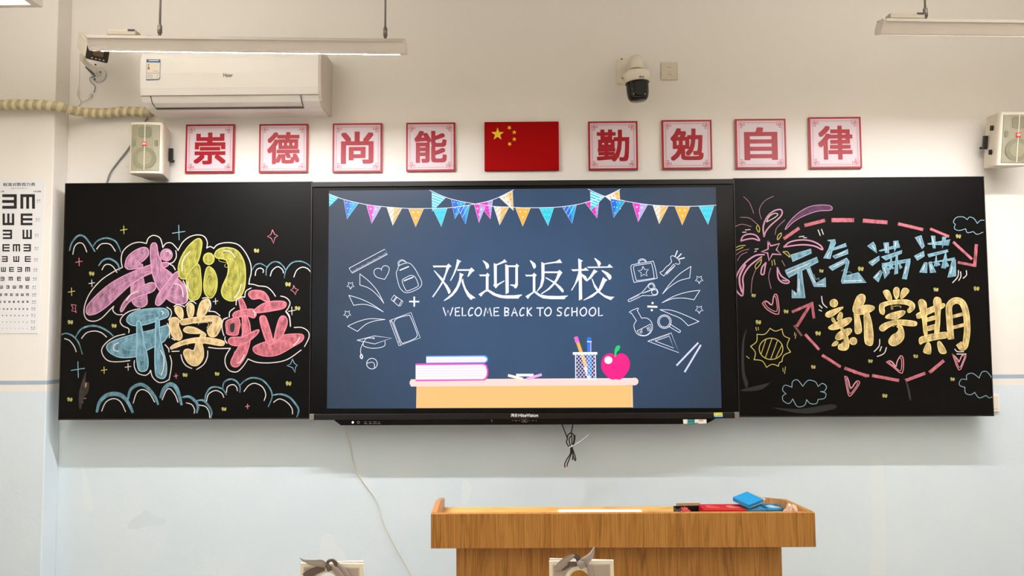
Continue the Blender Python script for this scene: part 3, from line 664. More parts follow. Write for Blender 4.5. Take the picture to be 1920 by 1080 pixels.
for rg, cx, cy, r, ro in ((T1, 210, 655, 56, PI/2), (T2, 163, 143, 56, PI/2), (T3, 1088, 570, 60, PI/2), (T3, 1088, 1003, 60, PI/2)):
    a = sa(*rg); star(a, cx, cy, r, None, ro, eW, 1.1, .5); a.done('star_picture', SCR)
a = doodle('', T2, ('850,240 890,205 1040,165 1080,190 1170,420 1165,475 1120,510 990,560 940,545 845,300 840,260 850,240',), ('775,240 1085,122 1218,488 912,605 775,240', '800,232 938,598')); a.line('785,262 815,250', eW, .8, sm=0); a.line('895,552 920,542', eW, .8, sm=0); a.done('book_picture', SCR)
a = doodle('', T2, ('395,550 400,605 480,635 560,640 640,630 705,600 708,535', '545,495 450,495 400,550 360,640 357,720'), ('305,525 555,462 805,492 560,578 305,525',), dots_=((547, 495, 12),)); a.line('365,725 350,760 372,790 385,760 365,725', eW, 2); a.done('cap_picture', SCR)
a = doodle('', T2, ('450,860 520,840 555,870 555,925',)); a.circ(520, 863, 77, 77, None, 28, eW, 1.2); a.done('ball_picture', SCR)
a = doodle('', T3, ('105,375 135,355 390,312 430,325 475,520 450,560 175,608 140,595 100,410 105,375', '140,385 170,370 360,340 400,345 435,530 415,555 210,585 175,570 140,420 140,385', '205,335 215,290 265,272 310,290 322,322', '222,332 232,300 265,288 300,300 310,325'))
star(a, 283, 460, 80, None, -PI/2-.12, eW, 1.1, .45); a.done('case_picture', SCR)
a = doodle('', T3, ('690,315 675,250 700,228 760,255 805,310 795,350 740,340', '690,315 650,360 610,390 560,450 520,470 575,520 600,490 740,370'), ('720,350 600,480 615,500 740,372 720,350',)); a.line('740,235 772,155', eW, 2, sm=0); a.line('775,255 828,200', eW, 2, sm=0); a.line('798,275 875,258', eW, 2, sm=0); a.done('torch_picture', SCR)
a = doodle('', T3, ('255,765 330,680 370,630 420,625 445,670 430,710 270,770', '270,770 420,710 470,710 490,760 450,800 275,805', '255,765 75,858 65,880 90,888 275,800')); a.circ(392, 672, 38, 34, None, 18, eW, 1.1); a.circ(440, 755, 42, 36, None, 18, eW, 1.1)
for i in range(8): a.line([(100+i*16, 850-i*8), (106+i*16, 862-i*8)], eW, .8, sm=0)
a.done('scissors_picture', SCR)
a = sa(*T3); a.line('345,962 475,968', eW, 3.5, sm=0); a.circ(413, 912, 17, 17, eW, 12); a.circ(402, 1015, 17, 17, eW, 12); a.done('divide_picture', SCR)
a = doodle('', T4, ('180,240 145,300 155,370 200,440 290,462 370,430 412,350 395,260 330,205 255,205', '85,125 88,108 195,60 207,75 190,90'), ('105,128 180,240', '190,90 255,205', '85,125 105,135', '190,390 385,290'), dots_=((335, 348, 9), (362, 335, 9), (258, 372, 8))); a.line('190,395 240,445 320,450 385,390 390,300', eW, .9); a.circ(247, 405, 15, 15, None, 12, eW, 1); a.circ(358, 372, 16, 16, None, 12, eW, 1); a.done('flask_picture', SCR)
a = doodle('', T4, (), ('665,290 815,385 795,412 650,325',)); a.circ(585, 255, 97, 98, None, 28, eW, 1.2); a.circ(585, 255, 76, 78, None, 28, eW, 1.1); a.line('815,385 815,405 795,412', eW, 1.1); a.done('magnifier_picture', SCR)
a = doodle('', T4, (), ('345,537 682,418 795,705 345,537', '450,535 655,465 720,638 450,535'))
for i in range(16): a.line([(395+i*17, 522-i*6), (400+i*17, 536-i*6)], eW, .8, sm=0)
a.done('set_square_picture', SCR)
for t in ('1070,565 765,885', '1108,598 880,980'):
    a = sa(*T4); a.line(t, E('stick', (200, 200, 240)), 3.6, sm=0); a.line(t, eW, 1, sm=0); a.done('chalk_stick_picture', SCR)
U1, U2, U3, U4 = (800, 470, 7.714), (975, 470, 7.714), (760, 640, 8.31), (940, 620, 7.2)
def hz(rg, polys):
    a = sa(*rg)
    for t in polys: a.fill(t, eW)
    return a.done('title_character', SCR)
hz(U1, ['85,215 288,215 315,185 360,225 325,250 285,345 260,420 235,470 170,570 95,675 78,665 140,580 195,490 225,430 265,330 285,240 125,240 108,248',
        '103,290 112,283 230,400 245,440 300,500 340,565 348,595 330,625 315,625 290,560 240,470 200,420',
        '438,122 502,155 475,175 445,250 400,350 352,438 338,432 380,345 415,250 432,175', '445,268 620,268 648,242 695,288 660,310 602,380 588,375 615,292 440,292',
        '475,318 540,345 515,370 505,420 480,500 440,580 380,650 320,695 255,728 245,720 300,675 370,610 430,520 465,430 475,370',
        '503,440 525,400 540,470 570,550 620,620 705,680 700,690 670,690 642,715 590,660 550,580 520,500'])
hz(U1, ['808,145 822,140 890,185 905,220 895,255 870,268 858,250 845,200', '755,345 855,345 878,318 912,350 895,380 895,560 1000,620 1100,645 1260,645 1378,632 1375,648 1345,665 1330,693 1150,693 1050,680 960,645 885,590 850,595 810,635 788,668 748,630 855,565 855,370 790,370 775,372',
        '970,178 1010,195 1100,150 1125,122 1165,165 1120,175 1015,215 1015,485 1120,430 1128,440 1040,500 1000,548 962,500 975,480',
        '1135,195 1180,212 1285,212 1300,185 1338,220 1320,240 1320,500 1300,540 1275,548 1260,520 1205,500 1210,488 1275,490 1282,475 1282,238 1185,238 1188,605 1142,632'])
hz(U2, ['140,145 155,138 220,185 232,220 225,250 205,264 190,248 172,200', '70,348 175,348 205,318 242,355 222,380 222,585 300,635 400,652 560,655 695,648 690,658 660,675 645,702 450,702 330,690 260,650 205,605 150,650 115,700 78,660 185,595 185,372 110,372 95,376',
        '308,162 350,182 520,155 575,122 612,178 500,180 355,200 355,300 545,300 572,278 615,318 590,350 545,430 500,490 430,560 310,632 302,620 390,560 470,480 520,400 545,325 355,325 350,430 320,520 245,598 240,588 290,510 310,400',
        '368,385 380,385 500,450 590,520 632,570 630,600 610,605 580,570 510,490 440,440 370,398'])
hz(U2, ['840,110 912,148 888,165 888,265 920,265 950,242 998,288 888,292 892,330 955,370 972,410 962,435 940,430 895,370 900,700 852,722 850,420 800,500 750,580 738,572 790,480 840,330 845,292 765,298 738,270 845,268',
        '1070,110 1090,108 1160,160 1172,190 1150,228 1130,225 1110,170', '965,232 1265,228 1292,192 1348,245 990,252',
        '1070,268 1125,300 1085,330 1030,400 965,448 955,438 1010,370', '1175,288 1190,280 1270,315 1320,360 1325,390 1305,425 1285,418 1240,350',
        '1035,410 1048,405 1080,480 1135,560 1200,382 1265,425 1235,450 1190,540 1155,590 1220,640 1290,662 1368,668 1340,690 1315,717 1230,680 1130,605 1050,670 930,718 912,715 1000,660 1110,585 1070,520'])
LET = {'W': ['0,0 .28,1 .5,.3 .72,1 1,0'], 'E': ['1,0 0,.04 0,1 1,.95', '0,.5 .8,.46'], 'L': ['0,0 0,1 1,.93'], 'C': ['1,.08 .6,.02 .15,.35 .05,.75 .3,1 .9,.85'],
       'O': ['.5,0 .1,.25 .02,.7 .4,1 .85,.8 .98,.35 .75,.02 .45,0'], 'M': ['0,1 .25,0 .5,.7 .75,0 1,1'], 'B': ['0,0 0,1', '0,0 .8,.1 .75,.4 .05,.5', '.05,.5 .9,.62 .85,.9 0,1'],
       'A': ['0,1 .5,0 1,1', '.2,.62 .82,.6'], 'K': ['0,0 0,1', '1,0 .05,.55', '.1,.5 1,1'], 'T': ['0,.04 1,.02', '.5,.04 .5,1'], 'S': ['1,.04 .35,.02 .1,.3 .5,.48 .9,.65 .7,.95 0,.92'], 'H': ['0,0 0,1', '1,0 1,1', '0,.52 1,.46']}
CUR = 'COS'
for rg, seq in ((U1, (('W', 232, 385), ('E', 408, 485), ('L', 508, 575), ('C', 595, 678), ('O', 692, 800), ('M', 822, 945), ('E', 968, 1052), ('B', 1122, 1200), ('A', 1222, 1318), ('C', 1337, 1420))),
                (U2, (('K', 98, 175), ('T', 235, 345), ('O', 348, 460), ('S', 528, 612), ('C', 638, 718), ('H', 744, 832), ('O', 862, 972), ('O', 992, 1105), ('L', 1130, 1200)))):
    for ch, x0, x1 in seq:
        a = sa(*rg)
        for t in LET[ch]: a.line([(x0+8+(x1-x0-16)*u, 825+v*118) for u, v in a.parse(t)], eW, 2.3, sm=(5 if ch in CUR or (ch == 'B' and ',.1' in t) else 0))
        a.done('title_letter', SCR)
Art.lay['s'] = 0
a = sa(*U4); a.fill('-1145,690 1772,740 1778,1035 -1150,1045', E('desk_orange', (254, 202, 128)))
a.line('1765,745 1770,1035', E('desk_edge', (255, 222, 190)), 1.2, sm=0); a.done('desk_front_picture', SCR)
a = sa(*U3); a.line([(118, 648), (3530, 628)], E('desk_top', (254, 226, 218)), 13.5, sm=0); a.circ(122, 647, 57, 57, E('desk_top', (254, 226, 218)), 20); a.reg(*U4).circ(1797, 686, 54, 52, E('desk_top', (254, 226, 218)), 20); a.done('desk_top_picture', SCR)
a = sa(*U3); a.fill('325,225 1240,216 1280,240 1292,280 1280,320 1240,338 325,345', E('book_blue', (80, 160, 240)), False); a.fill('325,242 1225,236 1262,255 1272,280 1262,305 1235,325 325,333', E('page', (252, 248, 254)))
a.line('330,340 1235,330', E('book_violet', (110, 110, 235)), 1, sm=0)
for y in (275, 300): a.line([(345, y+3), (1225, y-3)], E('page_line', (222, 214, 236)), .4, sm=0)
a.done('book_picture', SCR)
a = sa(*U3); a.fill('160,345 1230,340 1275,375 1293,450 1290,530 1265,590 1225,610 160,622', E('book_pink', (252, 70, 200))); a.fill('160,372 1205,362 1250,385 1270,450 1268,520 1245,570 1210,590 160,598', E('page', (252, 248, 254)))
for y in (418, 462, 504, 545): a.line([(178, y), (1218, y-8)], E('page_line', (222, 214, 236)), .5, sm=0)
a.done('book_picture', SCR)
for t, m in (('210,600 425,600', eW), ('100,605 280,650', E('chalk_cream', (255, 248, 226))), ('355,648 535,595', E('chalk_lilac', (246, 180, 248)))):
    a = sa(*U4); a.line(t, m, 5, sm=0); a.done('chalk_stick_picture', SCR)
a = sa(*U4); a.fill('1000,325 1270,325 1278,640 1005,640', E('cup_dark', (56, 48, 110)))
a.line('1018,120 1170,560', E('pencil_orange', (250, 186, 96)), 6.5, sm=0); a.line('1130,500 1185,640', eCR, 5.5, sm=0); a.line('1008,95 1022,145', E('rubber', (246, 110, 224)), 7, sm=0); a.line('1002,110 1012,90 1032,110', E('rubber', (246, 110, 224)), 3)
a.line('1186,110 1190,590', E('pen_blue', (28, 128, 244)), 8, sm=0); a.line('1160,148 1215,148', eCR, 2, sm=0); a.line('1208,155 1208,290', E('pen_pink', (250, 190, 210)), 1.5, sm=0); a.line('1170,112 1186,98 1202,112', E('pen_blue', (28, 128, 244)), 4)
for k in range(-7, 12):
    x = 1000+k*46
    for s in (1, -1):
        x0, x1 = (x, x+315*.85*s)
        pts = [(x0, 325), (x1, 640)]
        # clip to the cup
        def cl(p, q, X):
            t = (X-p[0])/(q[0]-p[0]); return (X, p[1]+(q[1]-p[1])*t)
        p, q = pts
        if max(p[0], q[0]) < 1003 or min(p[0], q[0]) > 1272: continue
        if p[0] < 1003: p = cl(p, q, 1003)
        if p[0] > 1272: p = cl(p, q, 1272)
        if q[0] < 1003: q = cl(p, q, 1003)
        if q[0] > 1272: q = cl(p, q, 1272)
        a.line([p, q], eW, .8, sm=0)
a.line('975,308 1285,306', eW, 5, sm=0); a.line('992,655 1280,653', eW, 2.5, sm=0); a.line('1000,320 1005,650', eW, 1.6, sm=0); a.line('1268,320 1276,650', eW, 1.6, sm=0); a.done('pen_cup_picture', SCR)
a = sa(*U4); a.fill('1540,340 1500,310 1430,312 1370,365 1348,450 1365,540 1430,620 1490,660 1545,655 1600,662 1650,625 1715,540 1735,450 1710,360 1650,312 1590,312', E('apple', (255, 8, 140)), True)
a.circ(1445, 398, 54, 52, eW, 20); a.fill('1530,345 1528,270 1550,215 1585,198 1603,215 1590,260 1560,290 1548,345', E('leaf', (0, 222, 108)), True); a.done('apple_picture', SCR)
# bezel marks
wl = M('print_white', (225, 222, 220), .5); gl = M('print_grey', (150, 148, 146), .5)
def ptext(body, px0, py0, px1, py1, y, m, parent, name, bold=0):
    p, q = P(px0, py1, y), P(px1, py0, y)
    return obj(name, text(body, p.x, q.x, p.z, q.z, y, 0, bold=bold), m, parent)
ptext('HiteVision', 972, 775.5, 1009, 782, -.0148, wl, D, 'logo_lettering', .02)
ptext('鸿合', 958, 775.2, 970.5, 782, -.0148, wl, D, 'logo_lettering', .02)
a = Art(-.0105, 'p'); p = [(978.5, 786.5), (988, 786.5), (988.5, 791.2), (978.5, 791.2)]; a.line(p+[p[0]], gl, .6, sm=0)
for x0, x1 in ((960, 962), (965, 970), (973, 975), (991, 993), (997, 1001), (1004, 1007)): a.line([(x0, 788.7), (x1, 788.6)], gl, .5, sm=0)
a.line([(982, 788.8), (985, 788.8)], gl, 1.1, sm=0); a.circ(922, 787.8, 1.1, 1.1, gl, 8); a.line([(922, 788), (922, 791.5)], gl, .5, sm=0)
for x0, x1 in ((683, 687), (692, 696), (700, 706), (709, 712)): a.line([(x0, 791), (x1, 791)], gl, .6, sm=0); a.line([(x0, 794.4), (x1+1, 794.3)], gl, .7, sm=0)
a.circ(672, 792, 2.2, 2.2, None, 8, gl, .6); a.done('port_marks', CH)
a = Art(-.0105, 'p'); a.circ(661.5, 792, 2.1, 2.1, M('power_led', (220, 215, 255), .5, emit=1.2), 12); a.done('power_button', CH)
a = Art(-.0145, 'q')
a.fill([(1338, 773.6), (1354.5, 773.4), (1355, 778), (1338.5, 778)], M('sticker_yellow', (236, 214, 60), .5)); a.fill([(1338.5, 778), (1355, 778), (1355, 781.6), (1339.5, 781.6)], M('sticker_sky', (150, 206, 232), .5))
a.circ(1341, 775.6, 1, 1, DRK, 8); a.line([(1345, 775.8), (1353, 775.6)], M('sticker_ochre', (170, 150, 30), .5), .8, sm=0); a.line([(1344, 779.8), (1353, 779.7)], M('sticker_blue', (70, 140, 180), .5), .8, sm=0)
a.done('sticker', D, 'small yellow and sky-blue sticker')
a = Art(-.0105, 'q'); a.fill([(1280.5, 786.3), (1289, 786.2), (1289, 794.6), (1281.5, 794.7)], M('sticker_white', (228, 220, 214), .5)); a.fill([(1289, 786.2), (1302.5, 786.2), (1302.5, 794.5), (1289, 794.6)], M('sticker_teal', (10, 122, 112), .5))
a.fill([(1302.5, 786.2), (1324.5, 786.2), (1325, 794.4), (1302.5, 794.5)], M('sticker_white', (228, 220, 214), .5)); a.fill([(1310, 786.6), (1319, 786.6), (1319, 790), (1310, 790)], M('sticker_tan', (190, 170, 140), .5))
a.line([(1290, 788), (1299, 788)], gl, .6, sm=0); a.line([(1290, 793.5), (1300, 793.4)], M('sticker_mint', (60, 190, 190), .5), 1, sm=0); a.line([(1303, 793.4), (1309, 793.4)], M('sticker_navy', (60, 80, 140), .5), 1.4, sm=0)
a.done('sticker', D, 'white and teal sticker strip')

# ---------------------------------------------------------------- eight character plaques and the flag
plq = M('plaque_white_print', (214, 198, 204), .38, spec=.25); plr = M('plaque_red_print', (158, 2, 26), .36, spec=.3)
plw = M('plaque_inner_border', (220, 206, 204), .4, spec=.3); pll = M('plaque_fine_line', (192, 84, 100), .35)
side = M('plaque_side', (196, 120, 112), .5)
def plaque(ch, name, x0, y0, x1, y1):
    yf = WY-.014; c = P((x0+x1)/2, (y0+y1)/2, yf); s = .2515/2*((x1-x0)/96)
    t = thing('character_plaque', 'square red-bordered plaque with the character %s, %s' % (ch, name), 'plaque', (c.x, WY, c.z), 'character plaques above the boards')
    box('backing_board', c.x-s, c.x+s, yf, WY, c.z-s, c.z+s, side, t, .001)
    def fl(nm, r0, r1, m, lay):
        b = bmesh.new()
        for a_ in ((-r0, r0, r1, r0), (-r0, r0, -r0, -r1), (-r0, -r1, -r1, r1), (r1, r0, -r1, r1)): bx(b, c.x+a_[0], c.x+a_[1], yf-lay, yf, c.z+a_[2], c.z+a_[3])
        return obj(nm, b, m, t)
    fl('red_border', s, s*.93, plr, .0008)
    b = bmesh.new(); bx(b, c.x-s*.93, c.x+s*.93, yf-.0006, yf, c.z-s*.93, c.z+s*.93); obj('printed_face', b, plq, t)
    b = bmesh.new(); y = yf-.0009; k = s/100.0
    def seg(x0_, z0_, x1_, z1_, w_=1.5):
        for sx_ in (1, -1):
            for sz_ in (1, -1):
                xa, xb = sorted((x0_*sx_*k, x1_*sx_*k)); za, zb = sorted((z0_*sz_*k, z1_*sz_*k)); h = w_*k/2
                bx(b, c.x+xa-h, c.x+xb+h, y, y+.0005, c.z+za-h, c.z+zb+h)
    seg(0, 86, 64, 86, 1.3); seg(86, 0, 86, 64, 1.3); seg(0, 82.5, 58, 82.5, .6); seg(82.5, 0, 82.5, 58, .6)
    seg(64, 86, 64, 74, 2); seg(64, 74, 74, 74, 2); seg(74, 74, 74, 64, 2); seg(74, 64, 86, 64, 2)
    seg(69, 88, 69, 80, 1.6); seg(69, 80, 88, 80, 1.6); seg(77, 88, 77, 70, 1.6); seg(69, 88, 77, 88, 1.6); seg(80, 69, 80, 88, 1.6); seg(80, 88, 88, 88, 1.6); seg(88, 88, 88, 80, 1.6); seg(88, 69, 88, 77, 1.6); seg(80, 69, 88, 69, 1.6); seg(70, 77, 88, 77, 1.6)
    obj('corner_ornament', b, pll, t)
    bb = text(ch, c.x-s*.66, c.x+s*.66, c.z-s*.66, c.z+s*.66, yf-.0012, 0, bold=.026)
    obj('character', bb, plr, t)
for ch, nm, q in (('崇', 'leftmost, beside the left loudspeaker', (346, 231, 441, 326)), ('德', 'second from the left', (484, 230, 579, 325.5)), ('尚', 'third from the left', (622, 229, 718, 325)),
                  ('能', 'next to the flag on its left', (760, 227.5, 855, 323)), ('勤', 'next to the flag on its right', (1102, 225, 1197, 321)), ('勉', 'third from the right', (1240, 223, 1336, 319)),
                  ('自', 'second from the right', (1378, 221, 1475, 318)), ('律', 'rightmost of the row', (1516, 219, 1616, 316))):
    plaque(ch, nm, *q)
yf = WY-.018; p, q = P(908.5, 320, yf), P(1047.5, 227.5, yf); c = (p+q)/2
FL = thing('flag_panel', 'red flag panel with five yellow stars over the middle of the display', 'flag', (c.x, WY, c.z))
box('panel', p.x, q.x, yf, WY, p.z, q.z, M('flag_red', (156, 0, 2), .6, spec=.08), FL, .0015)
for sx_, sy_, r, ro in ((933, 251.5, 12.5, -PI/2), (955, 239.5, 4.6, .3), (964.3, 248, 4.6, .9), (964.3, 261, 4.6, -.3), (955.5, 270, 4.6, .5)):
    a = Art(yf, 'f'); star(a, sx_, sy_, r, M('flag_yellow', (236, 196, 20), .5), ro, k=.4); a.done('star', FL)

# ---------------------------------------------------------------- air conditioner
acm = M('white_ac_plastic', (246, 241, 236), .35); acd = M('ac_shadow_gap', (70, 66, 62), .6)
zb = P(400, 222, WY).z; h = P(430, 98, -.03).z-zb; xl, xr = P(262, 160, -.09).x, P(597, 160, -.09).x+.010
AC = thing('air_conditioner', 'white wall-mounted air conditioner above the left plaques', 'air conditioner', ((xl+xr)/2, WY, zb))
prof = [(0, 0), (-.10, 0), (-.15, .008), (-.182, .026), (-.198, .05), (-.206, .09), (-.209, .16), (-.206, h-.051), (-.196, h-.024), (-.17, h-.008), (-.13, h), (0, h)]
b = bmesh.new(); extrude_x(b, [(WY+y, zb+z) for y, z in prof], xl, xr-.012); o = obj('body', b, acm, AC)
b = bmesh.new(); extrude_x(b, [(WY+y*.985, zb+.002+z*.985) for y, z in prof], xr-.012, xr); obj('end_cap', b, M('ac_end_grey', (214, 204, 194), .45), AC)
p, q = P(285, 210, -.07), P(563, 187, -.08)
b = bmesh.new(); extrude_x(b, [(WY-.196, zb+.0455), (WY-.200, zb+.0445), (WY-.184, zb+.022), (WY-.152, zb+.006), (WY-.145, zb+.010)], p.x, q.x); obj('air_flap', b, acm, AC)
b = bmesh.new()
for x in (p.x-.003, q.x+.001):
    extrude_x(b, [(WY-.190, zb+.050), (WY-.2055, zb+.050), (WY-.186, zb+.020), (WY-.150, zb+.0055), (WY-.145, zb+.010)], x, x+.002)
bx(b, p.x, q.x, WY-.158, WY-.140, zb+.0035, zb+.0075)
obj('flap_gap', b, acd, AC)
b = bmesh.new(); bx(b, xl+.002, xr-.012, WY-.2062, WY-.19, zb+.0515, zb+.0525); obj('panel_seam', b, M('ac_seam', (150, 142, 134), .6), AC)
b = bmesh.new()
for i in range(9): bx(b, xl+.03+i*.09, xl+.095+i*.09, WY-.12, WY-.02, zb+h-.002, zb+h+.003)
obj('top_grille', b, M('ac_grille', (200, 190, 176), .6), AC)
zf = WY-.2096
p, q = P(418.5, 144.5, zf), P(436.5, 137, zf); obj('logo_lettering', text('Haier', p.x, q.x, p.z, q.z, zf, 0, bold=.01), M('print_dark_grey', (70, 70, 76), .4), AC)
a = Art(zf, 'ac'); st = [(274.5, 111), (300.5, 111.5), (300, 146.5), (297, 149.5), (274, 150.5)]
a.fill(st, M('label_blue', (40, 96, 158), .4)); a.fill([(275, 117), (300, 117.3), (299.5, 145), (297, 148), (274.7, 148.6)], M('label_paper', (238, 232, 216), .5))
for i, cc in enumerate(((60, 150, 60), (240, 200, 40), (236, 120, 40), (200, 50, 40))): a.fill([(277.6-i*.3, 120+i*2.5), (279.6+i*.3, 120+i*2.5), (279.9+i*.3, 122.4+i*2.5), (277.3-i*.3, 122.4+i*2.5)], M('label_step_%d' % i, cc, .5))
a.line([(275, 137), (299.6, 137)], M('label_blue', (40, 96, 158), .4), .5, sm=0); a.line([(287, 133.5), (296, 133.3)], gl, .6, sm=0)
for y in (139.8, 141.8, 143.8, 145.8): a.line([(276, y), (286, y)], gl, .5, sm=0); a.line([(294, y), (296.5, y)], gl, .5, sm=0)
a.line([(279, 113.6), (297, 113.6)], M('label_paper', (238, 232, 216), .5), 1.6, sm=0); a.done('energy_label', AC, 'blue and white energy rating label')
# insulated pipe with tape wrap
PP = thing('insulated_pipe', 'cream striped tape-wrapped pipe running from the air conditioner to the left edge', 'pipe', P(150, 208, .06))
path = [P(-60, 206, -.04), P(-10, 198, -.04), P(40, 196, -.04), P(80, 197, -.035), P(110, 200, -.02), P(135, 207, .03), P(165, 211, .075), P(200, 212, .08), P(235, 209, .08), P(285, 211, .08)]
pm = bpy.data.materials.new('pipe_tape'); pm.use_nodes = True
pm.node_tree.nodes['Principled BSDF'].inputs['Base Color'].default_value = (*lin((186, 172, 140)), 1); pm.node_tree.nodes['Principled BSDF'].inputs['Roughness'].default_value = .55
b = bmesh.new(); tube(b, path, .0225, 14); obj('tape_wrap', b, pm, PP)
sp_ = smoothpath(path, 14); acc = 0; lastp = sp_[0]; ny = M('tape_overlap', (222, 208, 164), .5)
cum = [0]
for i in range(1, len(sp_)): cum.append(cum[-1]+(sp_[i]-sp_[i-1]).length)
def at_len(s_):
    for i in range(1, len(cum)):
        if cum[i] >= s_:
            t_ = (s_-cum[i-1])/(cum[i]-cum[i-1]); return sp_[i-1].lerp(sp_[i], t_), (sp_[min(i+14, len(sp_)-1)]-sp_[max(i-15, 0)]).normalized()
    return sp_[-1], (sp_[-1]-sp_[-2]).normalized()
s_ = .03
while s_ < cum[-1]-.03:
    b = bmesh.new(); n = 14; rings = []
    for off in (0, .019):
        rg = []
        for k in range(n):
            an = 2*PI*k/n; c_, t_ = at_len(s_+off-.006*math.sin(an)); side_ = t_.cross(Vector((0, 1, 0))).normalized(); fw = side_.cross(t_)
            rg.append(b.verts.new(c_+(side_*math.sin(an)*-1+fw*math.cos(an))*.0246))
        rings.append(rg)
    for k in range(n):
        f = b.faces.new((rings[0][k], rings[0][(k+1) % n], rings[1][(k+1) % n], rings[1][k])); f.smooth = True
    obj('tape_band', b, ny, PP); s_ += .0405
# ---------------------------------------------------------------- loudspeakers
spc = M('beige_speaker_cabinet', (214, 204, 184), .5)
gm = bpy.data.materials.new('perforated_grille'); gm.use_nodes = True; nt = gm.node_tree; b_ = nt.nodes['Principled BSDF']; b_.inputs['Roughness'].default_value = .5
tc = nt.nodes.new('ShaderNodeTexCoord'); mp = nt.nodes.new('ShaderNodeMapping'); mp.inputs['Scale'].default_value = (320, 0, 320); vo = nt.nodes.new('ShaderNodeTexVoronoi'); vo.inputs['Randomness'].default_value = 0; vo.inputs['Scale'].default_value = 1
nt.links.new(tc.outputs['Object'], mp.inputs[0]); nt.links.new(mp.outputs[0], vo.inputs['Vector'])
rp = nt.nodes.new('ShaderNodeValToRGB'); nt.links.new(vo.outputs['Distance'], rp.inputs[0]); rp.color_ramp.elements[0].position = .3; rp.color_ramp.elements[1].position = .45
rp.color_ramp.elements[0].color = (*lin((104, 99, 78)), 1); rp.color_ramp.elements[1].color = (*lin((168, 161, 134)), 1); nt.links.new(rp.outputs[0], b_.inputs['Base Color'])
def speaker(label, loc, rz, rx, ry=0):
    t = thing('loudspeaker', label, 'loudspeaker', loc, 'wall loudspeakers')
    W, H, DD = .156, .252, .17
    def ob(nm, b, m, lb=None, sm=False):
        me = bpy.data.meshes.new(nm); b.to_mesh(me); b.free(); me.materials.append(m); o = bpy.data.objects.new(nm, me); C.objects.link(o); o.parent = t
        if lb: o['label'] = lb
        return o
    # plan outline: front slightly bowed, sides tapering to the back
    out = [(W/2, -DD+.012), (W/2-.006, -DD+.004), (W/4, -DD-.002), (0, -DD-.004), (-W/4, -DD-.002), (-W/2+.006, -DD+.004), (-W/2, -DD+.012), (-W/2, -DD+.03), (-W/2+.032, 0), (W/2-.032, 0), (W/2, -DD+.03)]
    b = bmesh.new(); lo = [b.verts.new((x, y, -H/2)) for x, y in out]; hi = [b.verts.new((x, y, H/2)) for x, y in out]; n = len(out)
    for i in range(n): b.faces.new((lo[i], lo[(i+1) % n], hi[(i+1) % n], hi[i]))
    b.faces.new(lo[::-1]); b.faces.new(hi); bmesh.ops.recalc_face_normals(b, faces=b.faces[:]); bmesh.ops.bevel(b, geom=b.edges[:], offset=.003, segments=1, affect='EDGES')
    ob('cabinet', b, spc)
    b = bmesh.new(); fr = [(-W/2+.012, -DD-.0005), (-W/4, -DD-.006), (0, -DD-.008), (W/4, -DD-.006), (W/2-.012, -DD-.0005)]
    for i in range(4):
        v = [b.verts.new((fr[j][0], fr[j][1], z)) for j, z in ((i, -H/2+.014), (i+1, -H/2+.014), (i+1, H/2-.014), (i, H/2-.014))]; b.faces.new(v)
    bmesh.ops.remove_doubles(b, verts=b.verts[:], dist=.0001)
    r = bmesh.ops.extrude_face_region(b, geom=b.faces[:]); bmesh.ops.translate(b, vec=(0, .004, 0), verts=[v for v in r['geom'] if isinstance(v, bmesh.types.BMVert)]); bmesh.ops.recalc_face_normals(b, faces=b.faces[:])
    ob('grille', b, gm)
    dm = M('driver_behind_mesh', (122, 118, 96), .6)
    b = bmesh.new(); slab(b, [(x, z) for x, z in rrect(.06, .055, .014)], -DD-.0088, -DD-.004, 0, .075); ob('horn_shape', b, dm)
    b = bmesh.new(); lathe(b, [(.054, 0), (.054, .0043), (.001, .0043)], (0, -DD-.0045, -.052), 'Y', 30); [setattr(f, 'smooth', False) for f in b.faces]; ob('woofer_shape', b, dm)
    b = bmesh.new(); lathe(b, [(.034, 0), (.034, .0048), (.001, .0048)], (0, -DD-.0045, -.052), 'Y', 30); [setattr(f, 'smooth', False) for f in b.faces]; ob('cone_shape', b, M('cone_behind_mesh', (140, 134, 108), .6))
    for sx_ in (-1, 1):
        b = bmesh.new(); slab(b, rrect(.014, .03, .006), -DD-.0066, -DD, .052*sx_, .022); ob('port_shape', b, dm)
    b = bmesh.new(); bx(b, -.0018, .0018, -DD-.0105, -DD-.007, -H/2+.014, H/2-.014); ob('centre_rib', b, M('speaker_rib', (206, 200, 178), .5))
    b = bmesh.new(); bx(b, -.0105, .0105, -DD-.0125, -DD-.008, .006, .027, .001); bd = ob('badge', b, M('badge_red', (206, 58, 38), .4))
    b = bmesh.new()
    for x in (-.006, -.001, .004): bx(b, x, x+.002, -DD-.0129, -DD-.0124, .012, .023)
    bx(b, -.008, .008, -DD-.0129, -DD-.0124, .0165, .0185); o = ob('badge_mark', b, wl); o.parent = bd
    b = bmesh.new(); bx(b, -.02, .02, -.004, .02, -.04, .04); bx(b, W/2-.02, W/2-.002, -.045, -.03, -.035, .03); bx(b, -W/2+.002, -W/2+.02, -.045, -.03, -.035, .03)
    bx(b, -W/2+.01, W/2-.01, -.004, .004, -.03, -.02); ob('wall_bracket', b, M('black_bracket', (22, 22, 22), .5))
    if loc[0] > 0:
        for z in (.06, -.055):
            b = bmesh.new(); bx(b, -W/2-.002, -W/2+.012, -.105, -.09, z-.008, z+.008); bx(b, -W/2-.004, -W/2+.010, -.1, -.095, z-.012, z+.012); ob('side_bolt', b, M('black_bracket', (22, 22, 22), .5))
    t.rotation_euler = (rx, ry, rz); return t
c = P(276.5, 285, -.06); speaker('beige wall loudspeaker left of the plaques, above the left chalkboard', (c.x-.02, .105, c.z+.020), math.radians(4), 0)
